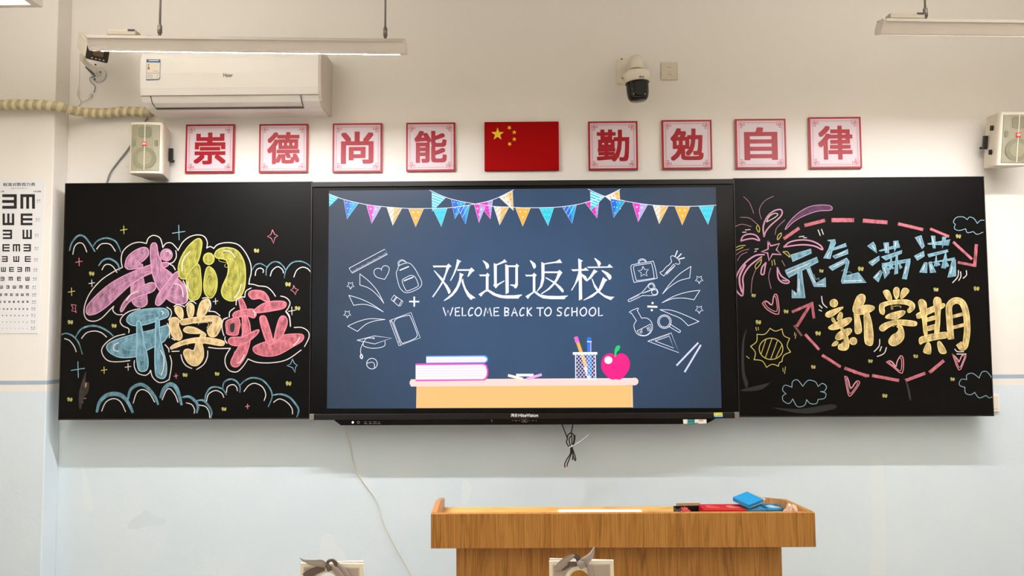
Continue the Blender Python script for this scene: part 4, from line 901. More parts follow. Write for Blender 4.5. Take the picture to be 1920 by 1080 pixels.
c = P(1908, 256, -.06); c = P(1908, 256, -.09); speaker('beige wall loudspeaker at the right edge, tilted downward above the right chalkboard corner', (c.x, .075, c.z+.012), math.radians(-2), math.radians(8), math.radians(1))
# grey flexible conduit
b = bmesh.new(); tube(b, [P(277, 221, .112), P(271, 230, .112), P(262, 245, .11), P(240, 280, .112), P(222, 303, .112), P(208, 322, .112), P(202, 338, .112), P(200, 347, .112)], .0042, 8)
tag(obj('cable_conduit', b, M('grey_conduit', (140, 138, 138), .4, metal=.3)), 'grey flexible conduit bending down behind the left loudspeaker', 'conduit')

# ---------------------------------------------------------------- dome camera
wcam = M('camera_white', (232, 222, 204), .4); bcam = M('camera_black_dome', (10, 9, 9), .12)
DC = thing('dome_camera', 'white dome security camera with black dome on the wall above the fifth plaque', 'camera', P(1182, 132, WY))
b = bmesh.new(); p, q = P(1157, 157, WY-.02), P(1207, 107, WY-.02); slab(b, rrect(q.x-p.x, q.z-p.z, .014), WY-.02, WY, (p.x+q.x)/2, (p.z+q.z)/2); bmesh.ops.bevel(b, geom=[e for e in b.edges if all(v.co.y < WY-.01 for v in e.verts)], offset=.004, segments=2, affect='EDGES'); obj('wall_plate', b, wcam, DC)
for x, y in ((1165.5, 111), (1202, 109.5), (1167, 147)):
    c = P(x, y, WY-.021); b = bmesh.new(); lathe(b, [(.0038, 0), (.0038, .003), (.002, .004)], c, 'Y', 10); obj('screw', b, M('screw_dark', (88, 72, 60), .4, metal=.6), DC)
dc = P(1194.5, 150, -.03); yc = -.03
b = bmesh.new(); ctr = P(1190, 122, .05)
tube(b, [Vector((ctr.x, WY-.015, ctr.z)), Vector((ctr.x, .05, ctr.z)), Vector((dc.x-.003, -.005, ctr.z-.004)), Vector((dc.x, yc, ctr.z-.022)), Vector((dc.x, yc, ctr.z-.05))], .033, 20); obj('arm', b, wcam, DC)
zr = P(1194, 155, yc).z
tilt = Matrix.Rotation(math.radians(-3), 3, 'Y')
b = bmesh.new(); lathe(b, [(.03, .059), (.05, .054), (.062, .047), (.0635, .040), (.0635, 0), (.058, -.003)], (dc.x, yc, zr), n=32, mat=tilt); obj('collar', b, wcam, DC)
b = bmesh.new(); lathe(b, [(.05, .0), (.058, -.001), (.0585, -.006), (.054, -.010), (.0535, -.05), (.049, -.075), (.040, -.088), (.001, -.091)], (dc.x, yc, zr), n=32, mat=tilt); HD = obj('dome_head', b, bcam, DC)
b = bmesh.new()
for x in (1188, 1209.5): lathe(b, [(.0035, 0), (.0035, .004), (.002, .006)], P(x, 176, yc-.0475), 'Y', 10)
obj('lens_window', b, M('camera_led', (150, 140, 128), .2), HD)
b = bmesh.new(); slab(b, rrect(.055, .07, .02), yc-.0575, yc-.03, dc.x+.004, zr-.045); obj('lens_window', b, M('lens_glass_black', (3, 3, 4), .05), HD)
p, q = P(1198, 145.5, yc-.0645), P(1208, 141.5, yc-.0645); obj('lettering', text('alhua', p.x, q.x, p.z, q.z, yc-.0645, 0, bold=.02), M('print_dark_grey', (70, 70, 76), .4), DC)
p, q = P(1199, 148.5, yc-.0645), P(1207.5, 146.5, yc-.0645); obj('lettering', text('大华股份', p.x, q.x, p.z, q.z, yc-.0645, 0), M('print_dark_grey', (70, 70, 76), .4), DC)
a = Art(yc-.05, 'dc'); a.fill([(1168.5, 146), (1171, 147), (1171, 152.5), (1168.5, 151)], M('yellow_mark', (214, 176, 50), .5)); a.done('warning_mark', DC)
# wall socket
SO = thing('wall_socket', 'cream square five-hole wall socket right of the dome camera', 'socket', P(1255, 133, WY))
p, q = P(1240, 149.5, WY-.01), P(1270.5, 116.5, WY-.01); box('plate', p.x, q.x, WY-.01, WY, p.z, q.z, M('socket_plate', (212, 200, 180), .4), SO, .002)
b = bmesh.new()
for x, y in ((1252.4, 126.5), (1256.8, 126.3), (1255, 135), (1252.8, 140), (1257.8, 139.8)):
    c = P(x, y, WY-.0102); bx(b, c.x-.0012, c.x+.0012, WY-.0105, WY-.008, c.z-.003, c.z+.003)
obj('socket_hole', b, M('socket_hole', (60, 48, 40), .8), SO)
# wall switch behind the right chalkboard edge
SW = thing('wall_switch', 'white wall switch half hidden behind the lower right corner of the right chalkboard', 'switch', P(1865, 756, WY))
p, q = P(1842, 772, WY-.012), P(1873.5, 739, WY-.012); box('plate', p.x, q.x, WY-.012, WY, p.z, q.z, M('switch_white', (240, 230, 218), .4), SW, .003)
p2, q2 = P(1846, 767, WY-.014), P(1871, 743, WY-.014); box('rocker', p2.x, q2.x, WY-.0145, WY-.011, p2.z, q2.z, M('switch_rocker', (232, 220, 206), .4), SW, .0015)

# ---------------------------------------------------------------- bullet camera on the pillar corner
BC = thing('bullet_camera', 'white bullet security camera with dark front beside the left blackboard light', 'camera', P(187, 140, WY))
front = P(184, 101, -.20); dv = Vector((.60, -.62, -.50)).normalized(); sd = dv.cross(Vector((0, 0, 1))).normalized(); up = sd.cross(dv)
Mx = Matrix(((sd.x, dv.x, up.x, front.x), (sd.y, dv.y, up.y, front.y), (sd.z, dv.z, up.z, front.z), (0, 0, 0, 1)))
def loc_obj(nm, b, m, par, lb=None):
    for v in b.verts: v.co = Mx @ v.co
    return obj(nm, b, m, par)
b = bmesh.new(); bx(b, -.052, .052, -.20, -.012, -.034, .045, .012, 3); loc_obj('housing', b, wcam, BC)
b = bmesh.new(); bx(b, -.047, .047, -.02, .0, -.036, .034, .008, 2); FR = loc_obj('front_face', b, M('camera_front_dark', (34, 28, 26), .25), BC)
b = bmesh.new(); bx(b, -.056, .056, -.19, .02, .040, .048, .003, 2); loc_obj('sun_shield', b, wcam, BC)
b = bmesh.new(); bx(b, -.022, .022, -.004, .003, -.012, .020, .003, 2); loc_obj('lens', b, M('camera_lens_brown', (92, 70, 54), .15), FR)
for k in range(4):
    b = bmesh.new(); bx(b, -.03+k*.016, -.022+k*.016, -.002, .002, -.028, -.021, .002, 2); loc_obj('infrared_lamp', b, M('ir_lamp', (176, 150, 128), .3), FR)
pc = P(186, 141, WY)
b = bmesh.new(); lathe(b, [(.040, 0), (.040, .008), (.032, .014), (.012, .016)], pc, 'Y', 24); obj('wall_base', b, M('camera_bracket', (206, 204, 198), .4), BC)
for x, y in ((179.5, 121.5), (188.5, 135.5), (178, 149)):
    b = bmesh.new(); lathe(b, [(.0045, 0), (.0045, .004)], P(x, y, WY-.013), 'Y', 8); obj('screw', b, M('screw_black', (40, 40, 44), .5), BC)
b = bmesh.new(); tube(b, [Vector(pc)+Vector((0, -.01, 0)), P(176, 130, .04), P(160, 117, -.02), P(156, 110, -.07), P(158, 100, -.10)], .013, 12); obj('arm', b, wcam, BC)
b = bmesh.new()
def zp(x, y, d): return P(120+x/6.75, 40+y/6.75, d)
tube(b, [zp(200, 400, .02), zp(198, 700, .10), zp(180, 860, .11), zp(165, 930, .112), zp(205, 1000, .112), zp(210, 1040, .112), zp(175, 1080, .112), zp(165, 1130, .10)], .0016, 6)
tube(b, [zp(180, 870, .112), zp(190, 960, .112), zp(240, 1015, .112), zp(300, 990, .112), zp(345, 930, .11)], .0016, 6); obj('white_lead', b, M('white_lead', (214, 206, 194), .5), BC)
b = bmesh.new(); tube(b, [zp(375, 900, .11), zp(392, 850, .11), zp(385, 810, .11), zp(340, 770, .11), zp(328, 720, .108), zp(370, 700, .10), zp(400, 680, .10)], .0022, 6); obj('grey_lead', b, M('grey_lead', (120, 136, 146), .5), BC)
b = bmesh.new(); tube(b, [zp(330, 955, .108), zp(350, 915, .108)], .0055, 8); obj('lead_connector', b, M('white_lead', (214, 206, 194), .5), BC)
b = bmesh.new(); tube(b, [zp(285, 570, .06), zp(330, 620, .07), zp(385, 670, .09)], .009, 8); obj('knuckle', b, M('camera_knuckle', (96, 110, 120), .35, metal=.4), BC)

# ---------------------------------------------------------------- blackboard lights
hoodm = M('light_hood_enamel', (232, 222, 212), .45, noise=.04, scale=6); hoodt = M('light_hood_top', (190, 182, 174), .5)
stripm = M('light_strip', (250, 249, 255), .5, emit=BOARD_E)
stripr = M('light_strip_dimmer', (250, 249, 255), .5, emit=BOARD_E*.66)
rodm = M('steel_rod', (150, 146, 140), .35, metal=.6)
def board_light(label, pl, pr, depth_l, depth_r, rods, driver, wire, drv_dark):
    """pl, pr: measured top front corners; hung parallel to the board"""
    A_, B_ = P(*pl, depth_l), P(*pr, depth_r)
    t = thing('blackboard_light', label, 'light', (A_+B_)/2, 'blackboard lights')
    ax = (B_-A_); L = ax.length; ax.normalize(); by = Vector((-ax.y, ax.x, 0)).normalized(); bz = ax.cross(by)
    def W_(x, y, z): return A_+ax*x+by*y+bz*z
    def ext(nm, prof, x0, x1, m, sm=False, par=None):
        b = bmesh.new(); extrude_x(b, prof, x0, x1, smooth=sm)
        for v in b.verts: v.co = W_(*v.co)
        return obj(nm, b, m, par or t)
    ext('front_panel', [(0, 0), (.002, .002), (.031, -.039), (.029, -.041)], 0, L, hoodm)
    ext('top_cover', [(-.002, -.006), (.0, .006), (.014, .012), (.058, .012), (.074, -.01), (.074, -.0285), (.0715, -.0285), (.070, -.012), (.056, .008), (.014, .008), (.004, .0)], 0, L, hoodt)
    ext('bottom_lip', [(.029, -.041), (.031, -.039), (.036, -.040), (.036, -.0425), (.031, -.0425)], 0, L, hoodm)
    for x in (-.008, L): ext('end_cap', [(-.002, .0), (.014, .012), (.058, .012), (.074, -.01), (.074, -.029), (.036, -.0425), (.029, -.042)], x, x+.008, hoodm)
    st = ext('light_strip', [(.045, -.0320+(0 if wire else .004)), (.064, -.0331+(0 if wire else .004)), (.064, -.030+(0 if wire else .004)), (.045, -.0285+(0 if wire else .004))], .02, L-.02, stripm if wire else stripr)
    st.data.materials.append(hoodt)
    lowf = min(range(len(st.data.polygons)), key=lambda i: (st.data.polygons[i].center.z if st.data.polygons[i].area > .01 else 99))
    for i, pl_ in enumerate(st.data.polygons): pl_.material_index = 0 if i == lowf else 1
    for rx_, ry_ in rods:
        x = (P(rx_, ry_, (depth_l+depth_r)/2).x-A_.x)/ax.x
        p0 = W_(x, .04, .012); b = bmesh.new(); tube(b, [p0, p0+Vector((0, 0, .055))], .006, 10, sm=0); tube(b, [p0+Vector((0, 0, .02)), p0+Vector((0, 0, .05))], .0085, 10, sm=0)
        obj('rod_clamp', b, M('rod_clamp', (128, 124, 118), .4, metal=.5), t)
        b = bmesh.new(); tube(b, [p0+Vector((0, 0, .05)), Vector((p0.x, p0.y, CZ))], .0042, 8, sm=0); obj('hanging_rod', b, rodm, t)
    x0 = (P(driver[0], driver[1], depth_l).x-A_.x)/ax.x; x1 = (P(driver[2], driver[1], depth_l).x-A_.x)/ax.x
    b = bmesh.new(); bx(b, x0, x1, .012, .052, .012, .034, .004)
    for v in b.verts: v.co = W_(*v.co)
    dr = obj('driver_box', b, M('driver_box', (190, 180, 166), .5), t)
    b = bmesh.new(); bx(b, x1-.03, x1-.004, .0105, .045, .028, .0348)
    for v in b.verts: v.co = W_(*v.co)
    obj('driver_label', b, M('driver_dark', (44, 42, 60), .5), dr)
    b = bmesh.new(); tube(b, [W_(x1-.002, .05, .02), W_(x1+.03, .05, .026), W_(x1+.06, .05, .022), W_(x1+.09, .05, .016)] if wire else [W_(x0, .05, .02), W_(x0-.02, .05, .018), W_(x0-.03, .05, .012)], .0022, 6); obj('wire', b, M('grey_wire', (120, 112, 104), .5), t)
board_light('white blackboard light hanging in front of the air conditioner', (163, 68), (755, 75.5), -.80, -.78, [(291, 66), (718, 72)], (196, 60, 250), True, 1)
board_light('white stained blackboard light hanging at the top right', (1662, 37), (2290, 45), -.80, -.80, [(1747, 35), (2210, 42)], (1672, 30, 1738), False, 1)
# ceiling-hung room light, its corner shows at the top left
far = PZ(80, 14, 2.75)
RL = thing('room_light_panel', 'glowing rectangular room light cut off by the top left corner', 'light', (far.x-.15, far.y-.6, 2.75))
x1, y1 = far.x, far.y; x0, y0 = x1-.30, y1-1.2
b = bmesh.new()
for a_ in ((x0, x0+.026, y0, y1), (x1-.026, x1, y0, y1), (x0+.026, x1-.026, y0, y0+.02), (x0+.026, x1-.026, y1-.02, y1)): bx(b, a_[0], a_[1], a_[2], a_[3], 2.75, 2.80)
bx(b, x0+.01, x1-.01, y0+.01, y1-.01, 2.79, 2.83); obj('housing', b, hoodm, RL)
box('diffuser', x0+.026, x1-.026, y0+.02, y1-.02, 2.7555, 2.77, M('diffuser_glow', (255, 252, 246), .5, emit=2.2), RL)
b = bmesh.new()
for yy in (y0+.25, y1-.25): tube(b, [Vector(((x0+x1)/2, yy, 2.83)), Vector(((x0+x1)/2, yy, CZ))], .005, 8, sm=0)
obj('hanging_rod', b, rodm, RL)

# ---------------------------------------------------------------- eye chart on the pillar
EC = thing('eye_chart', 'white paper eye test chart with rows of black E shapes on the left pillar', 'chart', P(30, 480, PY))
b = bmesh.new(); cy_ = PY-.0025; vv = [P(-36, 337, cy_), P(84.5, 336, cy_), P(71.5, 625, cy_), P(-36, 630, cy_)]
xm = (vv[1].x+vv[2].x)/2; wch = .33
pts = [(vv[2].x, vv[2].z), (vv[1].x, vv[1].z), (vv[1].x-wch, vv[1].z), (vv[2].x-wch, vv[2].z)]
slab(b, pts, cy_, PY-.0005); obj('paper_sheet', b, M('chart_paper', (226, 226, 228), .5), EC)
ink = M('chart_ink', (26, 22, 26), .6)
def opto(a, x, y, s, o):
    u = s/5.0; rects = [(-2.5, -2.5, -1.5, 2.5), (-1.5, -2.5, 2.5, -1.5), (-1.5, -.5, 2.5, .5), (-1.5, 1.5, 2.5, 2.5)]   # opens right
    for x0_, y0_, x1_, y1_ in rects:
        q = [(x0_, y0_), (x1_, y0_), (x1_, y1_), (x0_, y1_)]
        f = {'E': lambda p: p, '3': lambda p: (-p[0], p[1]), 'm': lambda p: (p[1], p[0]), 'w': lambda p: (p[1], -p[0])}[o]
        a.poly([(x+f(p)[0]*u, y+f(p)[1]*u) for p in q], ink)
rows = [(195, 92, '60,3 175,m'), (308, 74, '53,w 168,E'), (403, 59, '47,3 172,w'), (488, 46, '-32,m 38,E 104,m 172,3'), (559, 37, '-42,E 30,3 103,w 176,E'), (625, 30, '-28,m 22,w 73,E 124,3 175,m'), (684, 25, '-38,E 15,3 68,m 121,E 174,w'),
        (736, 20, '-33,m 8,w 49,3 91,w 132,m 173,E'), (785, 16, '-32,E 3,3 38,m 73,E 107,3 141,w 174,m'), (830, 12.5, '-28,w 1,3 30,E 60,m 88,E 117,m 146,E 174,m'), (875, 9.5, '-28,E -3,m 23,3 47,w 72,E 98,m 122,3 148,E 173,w')]
for y, s, t in rows:
    for q in t.split():
        x, o = q.split(','); a = Art(cy_, 'ec').reg(0, 320, 3.375); opto(a, float(x), y, s, o); a.done('letter', EC)
a = Art(cy_, 'ec').reg(0, 320, 3.375)
for y, s in ((917, 7), (958, 5.5), (998, 4)):
    for x in range(-32, 180, 26): opto(a, x-4, y, s, random.choice('E3mw'))
a.done('small_letters', EC)
def etext(body, x, y, w_, h_, nm='chart_number', bold=0):
    p, q = P((x-w_/2)/3.375, 320+(y+h_/2)/3.375, cy_-.0003), P((x+w_/2)/3.375, 320+(y-h_/2)/3.375, cy_-.0003)
    obj(nm, text(body, p.x, q.x, p.z, q.z, cy_-.0003, 0, bold=bold), ink, EC)
etext('标准对数视力表', 121, 87, 205, 24, 'chart_title', .012); etext('(GB11533-2011)', 120, 112, 104, 9, 'chart_title'); etext('5米读数', 236, 132, 52, 11, 'chart_title', .01); etext('小数', 14, 132, 26, 11, 'chart_title', .01)
for n_, s2, x, y in (('4.0', '(0.1)', 243, 187), ('4.1', '(0.12)', 237, 305), ('4.2', '(0.15)', 232, 404), ('4.3', '(0.2)', 230, 487), ('4.4', '(0.25)', 227, 559), ('4.5', '(0.3)', 224, 624), ('4.6', '(0.4)', 220, 680), ('4.7', '(0.5)', 216, 733),
                     ('4.8', '(0.6)', 215, 781), ('4.9', '(0.8)', 214, 826), ('5.0', '(1.0)', 211, 870), ('5.1', '(1.2)', 210, 912), ('5.2', '(1.5)', 209, 952), ('5.3', '(2.0)', 208, 992)):
    etext(n_, x, y, 24, 11); etext(s2, x, y+13, 24, 7.5)

# ---------------------------------------------------------------- lectern
def woodmat(name, c0, c1, c2, sc, rough=.38):
    m = bpy.data.materials.new(name); m.use_nodes = True; nt = m.node_tree; b = nt.nodes['Principled BSDF']; b.inputs['Roughness'].default_value = rough
    tc = nt.nodes.new('ShaderNodeTexCoord'); mp = nt.nodes.new('ShaderNodeMapping'); mp.inputs['Scale'].default_value = sc; nt.links.new(tc.outputs['Object'], mp.inputs[0])
    n1 = nt.nodes.new('ShaderNodeTexNoise'); n1.inputs['Scale'].default_value = 1; n1.inputs['Detail'].default_value = 5; n1.inputs['Distortion'].default_value = 1.6; nt.links.new(mp.outputs[0], n1.inputs['Vector'])
    r1 = nt.nodes.new('ShaderNodeValToRGB'); nt.links.new(n1.outputs['Fac'], r1.inputs[0]); e = r1.color_ramp.elements
    e[0].position = .30; e[0].color = (*lin(c0), 1); e[1].position = .62; e[1].color = (*lin(c2), 1); k = e.new(.45); k.color = (*lin(c1), 1)
    wv = nt.nodes.new('ShaderNodeTexWave'); wv.wave_type = 'BANDS'; wv.inputs['Scale'].default_value = 2.2; wv.inputs['Distortion'].default_value = 7; wv.inputs['Detail'].default_value = 3; wv.inputs['Detail Scale'].default_value = .6
    mp2 = nt.nodes.new('ShaderNodeMapping'); mp2.inputs['Scale'].default_value = (sc[0]*.33, sc[1]*.33, sc[2]*.5); nt.links.new(tc.outputs['Object'], mp2.inputs[0]); nt.links.new(mp2.outputs[0], wv.inputs['Vector'])
    r2 = nt.nodes.new('ShaderNodeValToRGB'); nt.links.new(wv.outputs['Fac'], r2.inputs[0]); r2.color_ramp.elements[0].color = (.62, .55, .48, 1); r2.color_ramp.elements[0].position = .0; r2.color_ramp.elements[1].position = .28; r2.color_ramp.elements[1].color = (1, 1, 1, 1)
    mx = nt.nodes.new('ShaderNodeMix'); mx.data_type = 'RGBA'; mx.blend_type = 'MULTIPLY'; mx.inputs[0].default_value = .42; nt.links.new(r1.outputs[0], mx.inputs[6]); nt.links.new(r2.outputs[0], mx.inputs[7])
    nt.links.new(mx.outputs[2], b.inputs['Base Color']); return m
wood = woodmat('walnut_laminate_upright', (146, 96, 36), (176, 120, 52), (192, 136, 66), (60, 60, 3.4))
woodh = woodmat('walnut_laminate_lit_tray', (196, 146, 74), (214, 164, 88), (226, 180, 104), (2.2, 40, 40), .3)  # tray wood lightened: the light from above is put into its colour
FD = -1.235; LXL = P(808, 963, FD); LXR = P(1529, 962, FD); LW = LXR.x-LXL.x; LH = (LXL.z+LXR.z)/2; LC = (LXL.x+LXR.x)/2
LT = thing('lectern', 'wide wooden teacher lectern with open tray top in front of the display', 'lectern', (LC, FD, 0))
def lo(nm, b, m, par=None):
    for v in b.verts: v.co.x -= .045*max(0, v.co.y-.018)
    me = bpy.data.meshes.new(nm); b.to_mesh(me); b.free(); me.materials.append(m); o = bpy.data.objects.new(nm, me); C.objects.link(o); o.parent = par or LT; return o
h2 = LW/2; DP = .46; rail = .1035; TF = P(1100, 950, FD+DP).z
b = bmesh.new(); bx(b, -h2, 0.062, 0, .018, LH-rail, LH, .0008, 1); lo('front_panel', b, wood)
b = bmesh.new(); bx(b, .0625, h2, 0, .018, LH-rail, LH, .0008, 1); lo('front_panel', b, wood)
for s in (-1, 1):
    b = bmesh.new(); pr = [(.018, LH-rail), (.018, LH-.0005), (.21, LH-.010), (DP, LH-.060), (DP, LH-rail)]
    extrude_x(b, pr, *sorted((s*h2, s*(h2-.016)))); lo('side_panel', b, wood)
b = bmesh.new(); extrude_x(b, [(.018, LH+.0), (.018, LH+.0008), (.21, LH-.0086), (.21, LH-.0098)], -h2, -h2+.016)
lo('edge_strip', b, M('edge_banding', (196, 132, 74), .4))
b = bmesh.new(); bx(b, -h2+.016, h2-.016, .018, DP, TF-.008, TF); lo('tray_floor', b, woodh)
CXL, CXR = P(857, 1050, FD+.06).x-LC, P(1468, 1050, FD+.06).x-LC
b = bmesh.new(); bx(b, CXL, CXR, .06, .08, .06, LH-rail-.0005, .0008, 1); lo('cabinet_front', b, wood)
for x in (CXL, CXR-.018):
    b = bmesh.new(); bx(b, x, x+.018, .08, DP-.02, 0.0, LH-rail-.01); lo('cabinet_side', b, wood)
b = bmesh.new(); bx(b, CXL+.01, CXR-.01, .075, DP-.03, 0, .06); lo('plinth', b, wood)
LT.rotation_euler = (0, 0, math.radians(.3))
RM = Matrix.Translation(LT.location) @ Matrix.Rotation(math.radians(.3), 4, 'Z')
def on_tray(px, dy):
    """x, along the lectern, of a thing measured at pixel column px and standing dy behind the front"""
    d = R_*((px-960)/F) + U_*((540-950)/F) + F_
    inv = RM.inverted(); o_ = inv @ CAM; d_ = inv.to_3x3() @ d
    k = (dy-o_.y)/d_.y; return o_.x+d_.x*k
TZ = TF
def place(name, label, cat, x, y, rz=0, group=None):
    t = thing(name, label, cat, RM @ Vector((x, y, TZ)), group); t.rotation_euler = (0, 0, math.radians(.3)+rz); return t
def chalkbox(label, px, dy, col, dark, rz=0, z=0, tilt=None, lid=False):
    x = on_tray(px, dy); t = place('chalk_box', label, 'box', x, dy, rz, 'chalk boxes on the lectern')
    s = .0365; hh = P(1400, 955, FD+.185).z-TF
    m = M('box_card_'+label.split()[0], col, .4); pm_ = M('box_print_'+label.split()[0], dark, .45)
    def c_(nm, b, mm):
        me = bpy.data.meshes.new(nm); b.to_mesh(me); b.free(); me.materials.append(mm); o = bpy.data.objects.new(nm, me); C.objects.link(o); o.parent = t; return o
    b = bmesh.new(); bx(b, -s, s, 0, .07, 0, hh, .0015, 1); c_('carton', b, m)
    b = bmesh.new(); v = [b.verts.new(q) for q in ((-s*.55, .015, hh+.0006), (s*.6, .012, hh+.0006), (s*.5, .03, hh+.0006), (s*.2, .034, hh+.0006), (0, .05, hh+.0006), (-s*.2, .055, hh+.0006), (-s*.7, .04, hh+.0006))]; b.faces.new(v); c_('top_print', b, pm_)
    b = bmesh.new(); bx(b, -s*.8, s*.85, -.0006, 0, hh*.1, hh*.2); c_('front_print', b, pm_)
    if z: t.location.z += z
    if tilt: t.rotation_euler = (tilt[0], tilt[1], t.rotation_euler[2]+tilt[2])
    return t
dyb = .185
chalkbox('red chalk box on the lectern, the left one of the two red boxes', 1341, dyb, (188, 22, 34), (206, 70, 70))
chalkbox('crimson red chalk box on the lectern between the other red box and the blue boxes', 1381, dyb, (192, 20, 34), (214, 110, 100))
chalkbox('blue chalk box standing on the lectern under the tilted blue box', 1419, dyb, (22, 130, 184), (120, 180, 210))
chalkbox('azure blue chalk box standing rightmost on the lectern beside the crumpled cloth', 1456.5, dyb, (18, 118, 176), (150, 200, 216))
t = chalkbox('sky blue chalk box with opened flap lying tilted on top of the other blue boxes', 1418, dyb+.01, (20, 138, 196), (206, 190, 160), z=.0, tilt=(math.radians(10), math.radians(-9), math.radians(30)))
for ch in t.children:
    if ch.name.startswith('carton'): ch.scale = (.95, 1, .24)
    elif ch.name.startswith('top_print'): ch.location.z = -.0450
    else: ch.scale = (1, 1, .3)
t.location.z = TZ+(P(1400, 955, FD+.185).z-TF)+.008
me = bpy.data.meshes.new('flap'); b = bmesh.new(); bx(b, .038, .062, .01, .06, .0, .002); b.to_mesh(me); b.free(); me.materials.append(M('grey_card', (170, 160, 140), .7)); o = bpy.data.objects.new('flap', me); C.objects.link(o); o.parent = t
# paper sheets
x = on_tray(1128, .30)
PA = place('paper_sheets', 'white sheets of paper lying on the lectern tray', 'paper', x, .30, math.radians(-1))
for i in range(3):
    me = bpy.data.meshes.new('sheet'); b = bmesh.new(); bx(b, -.148+i*.003, .148+i*.002, -.105, .105, .003+i*.0012, .0038+i*.0012); b.to_mesh(me); b.free(); me.materials.append(M('paper_white', (240, 234, 230), .6)); o = bpy.data.objects.new('sheet', me); C.objects.link(o); o.parent = PA
PA.location.z += -.0028
# open black box with red wrapper
x = on_tray(1300, .22); OB = place('open_case', 'open black case with pale flap left of the red chalk boxes', 'case', x, .22, math.radians(4))
def cc(par, nm, b, m):
    me = bpy.data.meshes.new(nm); b.to_mesh(me); b.free(); me.materials.append(m); o = bpy.data.objects.new(nm, me); C.objects.link(o); o.parent = par; return o
b = bmesh.new(); bx(b, -.045, .045, 0, .003, 0, .033); bx(b, -.045, .045, .077, .08, 0, .042); bx(b, -.045, -.042, 0, .08, 0, .04); bx(b, .042, .045, 0, .08, 0, .04); bx(b, -.045, .045, 0, .08, 0, .002); cc(OB, 'tray', b, M('case_black', (20, 16, 18), .5))
b = bmesh.new(); bx(b, -.035, .05, .081, .084, .03, .052, .001, 1); cc(OB, 'flap', b, M('flap_pale', (206, 180, 146), .6))
b = bmesh.new(); tube(b, [Vector((-.10, .0, .012)), Vector((-.07, .01, .026)), Vector((-.05, .02, .038)), Vector((-.03, .03, .046))], .0035, 8); tube(b, [Vector((-.085, .0, .01)), Vector((-.06, .01, .02)), Vector((-.04, .015, .034))], .003, 8); cc(OB, 'strap', b, M('strap_dark', (40, 38, 40), .6))
def crumple(name, label, cat, px, dy, rx_, ry_, rz_, m, seed):
    x = on_tray(px, dy); t = place(name, label, cat, x, dy)
    rnd = random.Random(seed); b = bmesh.new(); bmesh.ops.create_icosphere(b, subdivisions=3, radius=1)
    for v in b.verts:
        n_ = v.co.normalized(); k = 1+.16*math.sin(n_.x*7+seed)*math.cos(n_.y*9)+.10*rnd.uniform(-1, 1)*.3
        v.co = Vector((n_.x*rx_*k, n_.y*ry_*k, max(0, n_.z)**.6*rz_*k))
    for f in b.faces: f.smooth = False
    return cc(t, 'folds', b, m), t
crumple('wrapper', 'crumpled pinkish red wrapper on the lectern at the open black case', 'wrapper', 1284, .24, .020, .018, .050, M('wrapper_red', (206, 74, 84), .4), 2)
crumple('cloth', 'crumpled pale pink cloth at the right end of the lectern tray', 'cloth', 1484, .07, .026, .035, .098, M('cloth_pale', (222, 192, 172), .8), 5)

# ---------------------------------------------------------------- loose cables
b = bmesh.new(); tube(b, [P(641, 782, .06), P(646, 800, .08), P(650, 818, .095), P(657, 845, .112), P(664, 872, .113), P(677, 897, .114), P(694, 920, .114), P(706, 938, .114), P(711, 955, .114), P(720, 982, .114), P(737, 1016, .114), P(757, 1052, .114), P(774, 1084, .114), P(800, 1140, .114), P(812, 1210, .114)], .0026, 8)
tag(obj('white_cable', b, M('white_cable', (222, 214, 200), .4)), 'thin white cable hanging from the display down the blue wall', 'cable')
BCb = thing('cable_bundle', 'coiled black cables tied with a white zip tie hanging under the display', 'cable', P(1070, 835, .04))
def zc(x, y, d=.03): return P(900+x/7.7125, 750+y/7.7125, d)
bk = M('black_cable', (16, 14, 14), .4)
for pts in ([(1165, 300), (1200, 390), (1235, 480), (1262, 560), (1250, 600), (1262, 640), (1290, 680)], [(1350, 300), (1335, 400), (1322, 470), (1328, 540), (1330, 620), (1325, 680), (1345, 780), (1335, 870)],
            [(1262, 560), (1270, 510), (1310, 478), (1350, 500), (1360, 560), (1345, 640), (1320, 700)], [(1375, 505), (1370, 580), (1350, 650), (1335, 690), (1365, 780), (1385, 860), (1370, 870), (1345, 800), (1320, 700), (1300, 640), (1290, 560), (1320, 520)],
            [(1310, 670), (1312, 740), (1300, 790), (1250, 870), (1225, 930), (1228, 970), (1240, 972)], [(1330, 700), (1318, 780), (1290, 860), (1262, 930), (1258, 960)]):
    b = bmesh.new(); dd = random.uniform(-.006, .006); tube(b, [zc(x, y, .03+dd) for x, y in pts], .0028, 8); obj('cable', b, bk, BCb)
b = bmesh.new(); tube(b, [zc(1282, 690, .022), zc(1310, 678, .021), zc(1345, 662, .022)], .0024, 6); tube(b, [zc(1335, 665, .02), zc(1400, 630, .01), zc(1480, 575, .01), (zc(1570, 502, .015))], .0014, 6); tube(b, [zc(1325, 668, .019), zc(1342, 660, .019)], .0045, 8); obj('zip_tie', b, M('zip_tie_white', (232, 226, 216), .4), BCb)
b = bmesh.new(); tube(b, [zc(1205, 970), zc(1230, 990), zc(1250, 985)], .003, 6); tube(b, [zc(1265, 950), zc(1272, 972)], .0028, 6); obj('cable_ends', b, M('cable_end', (214, 180, 170), .5), BCb)

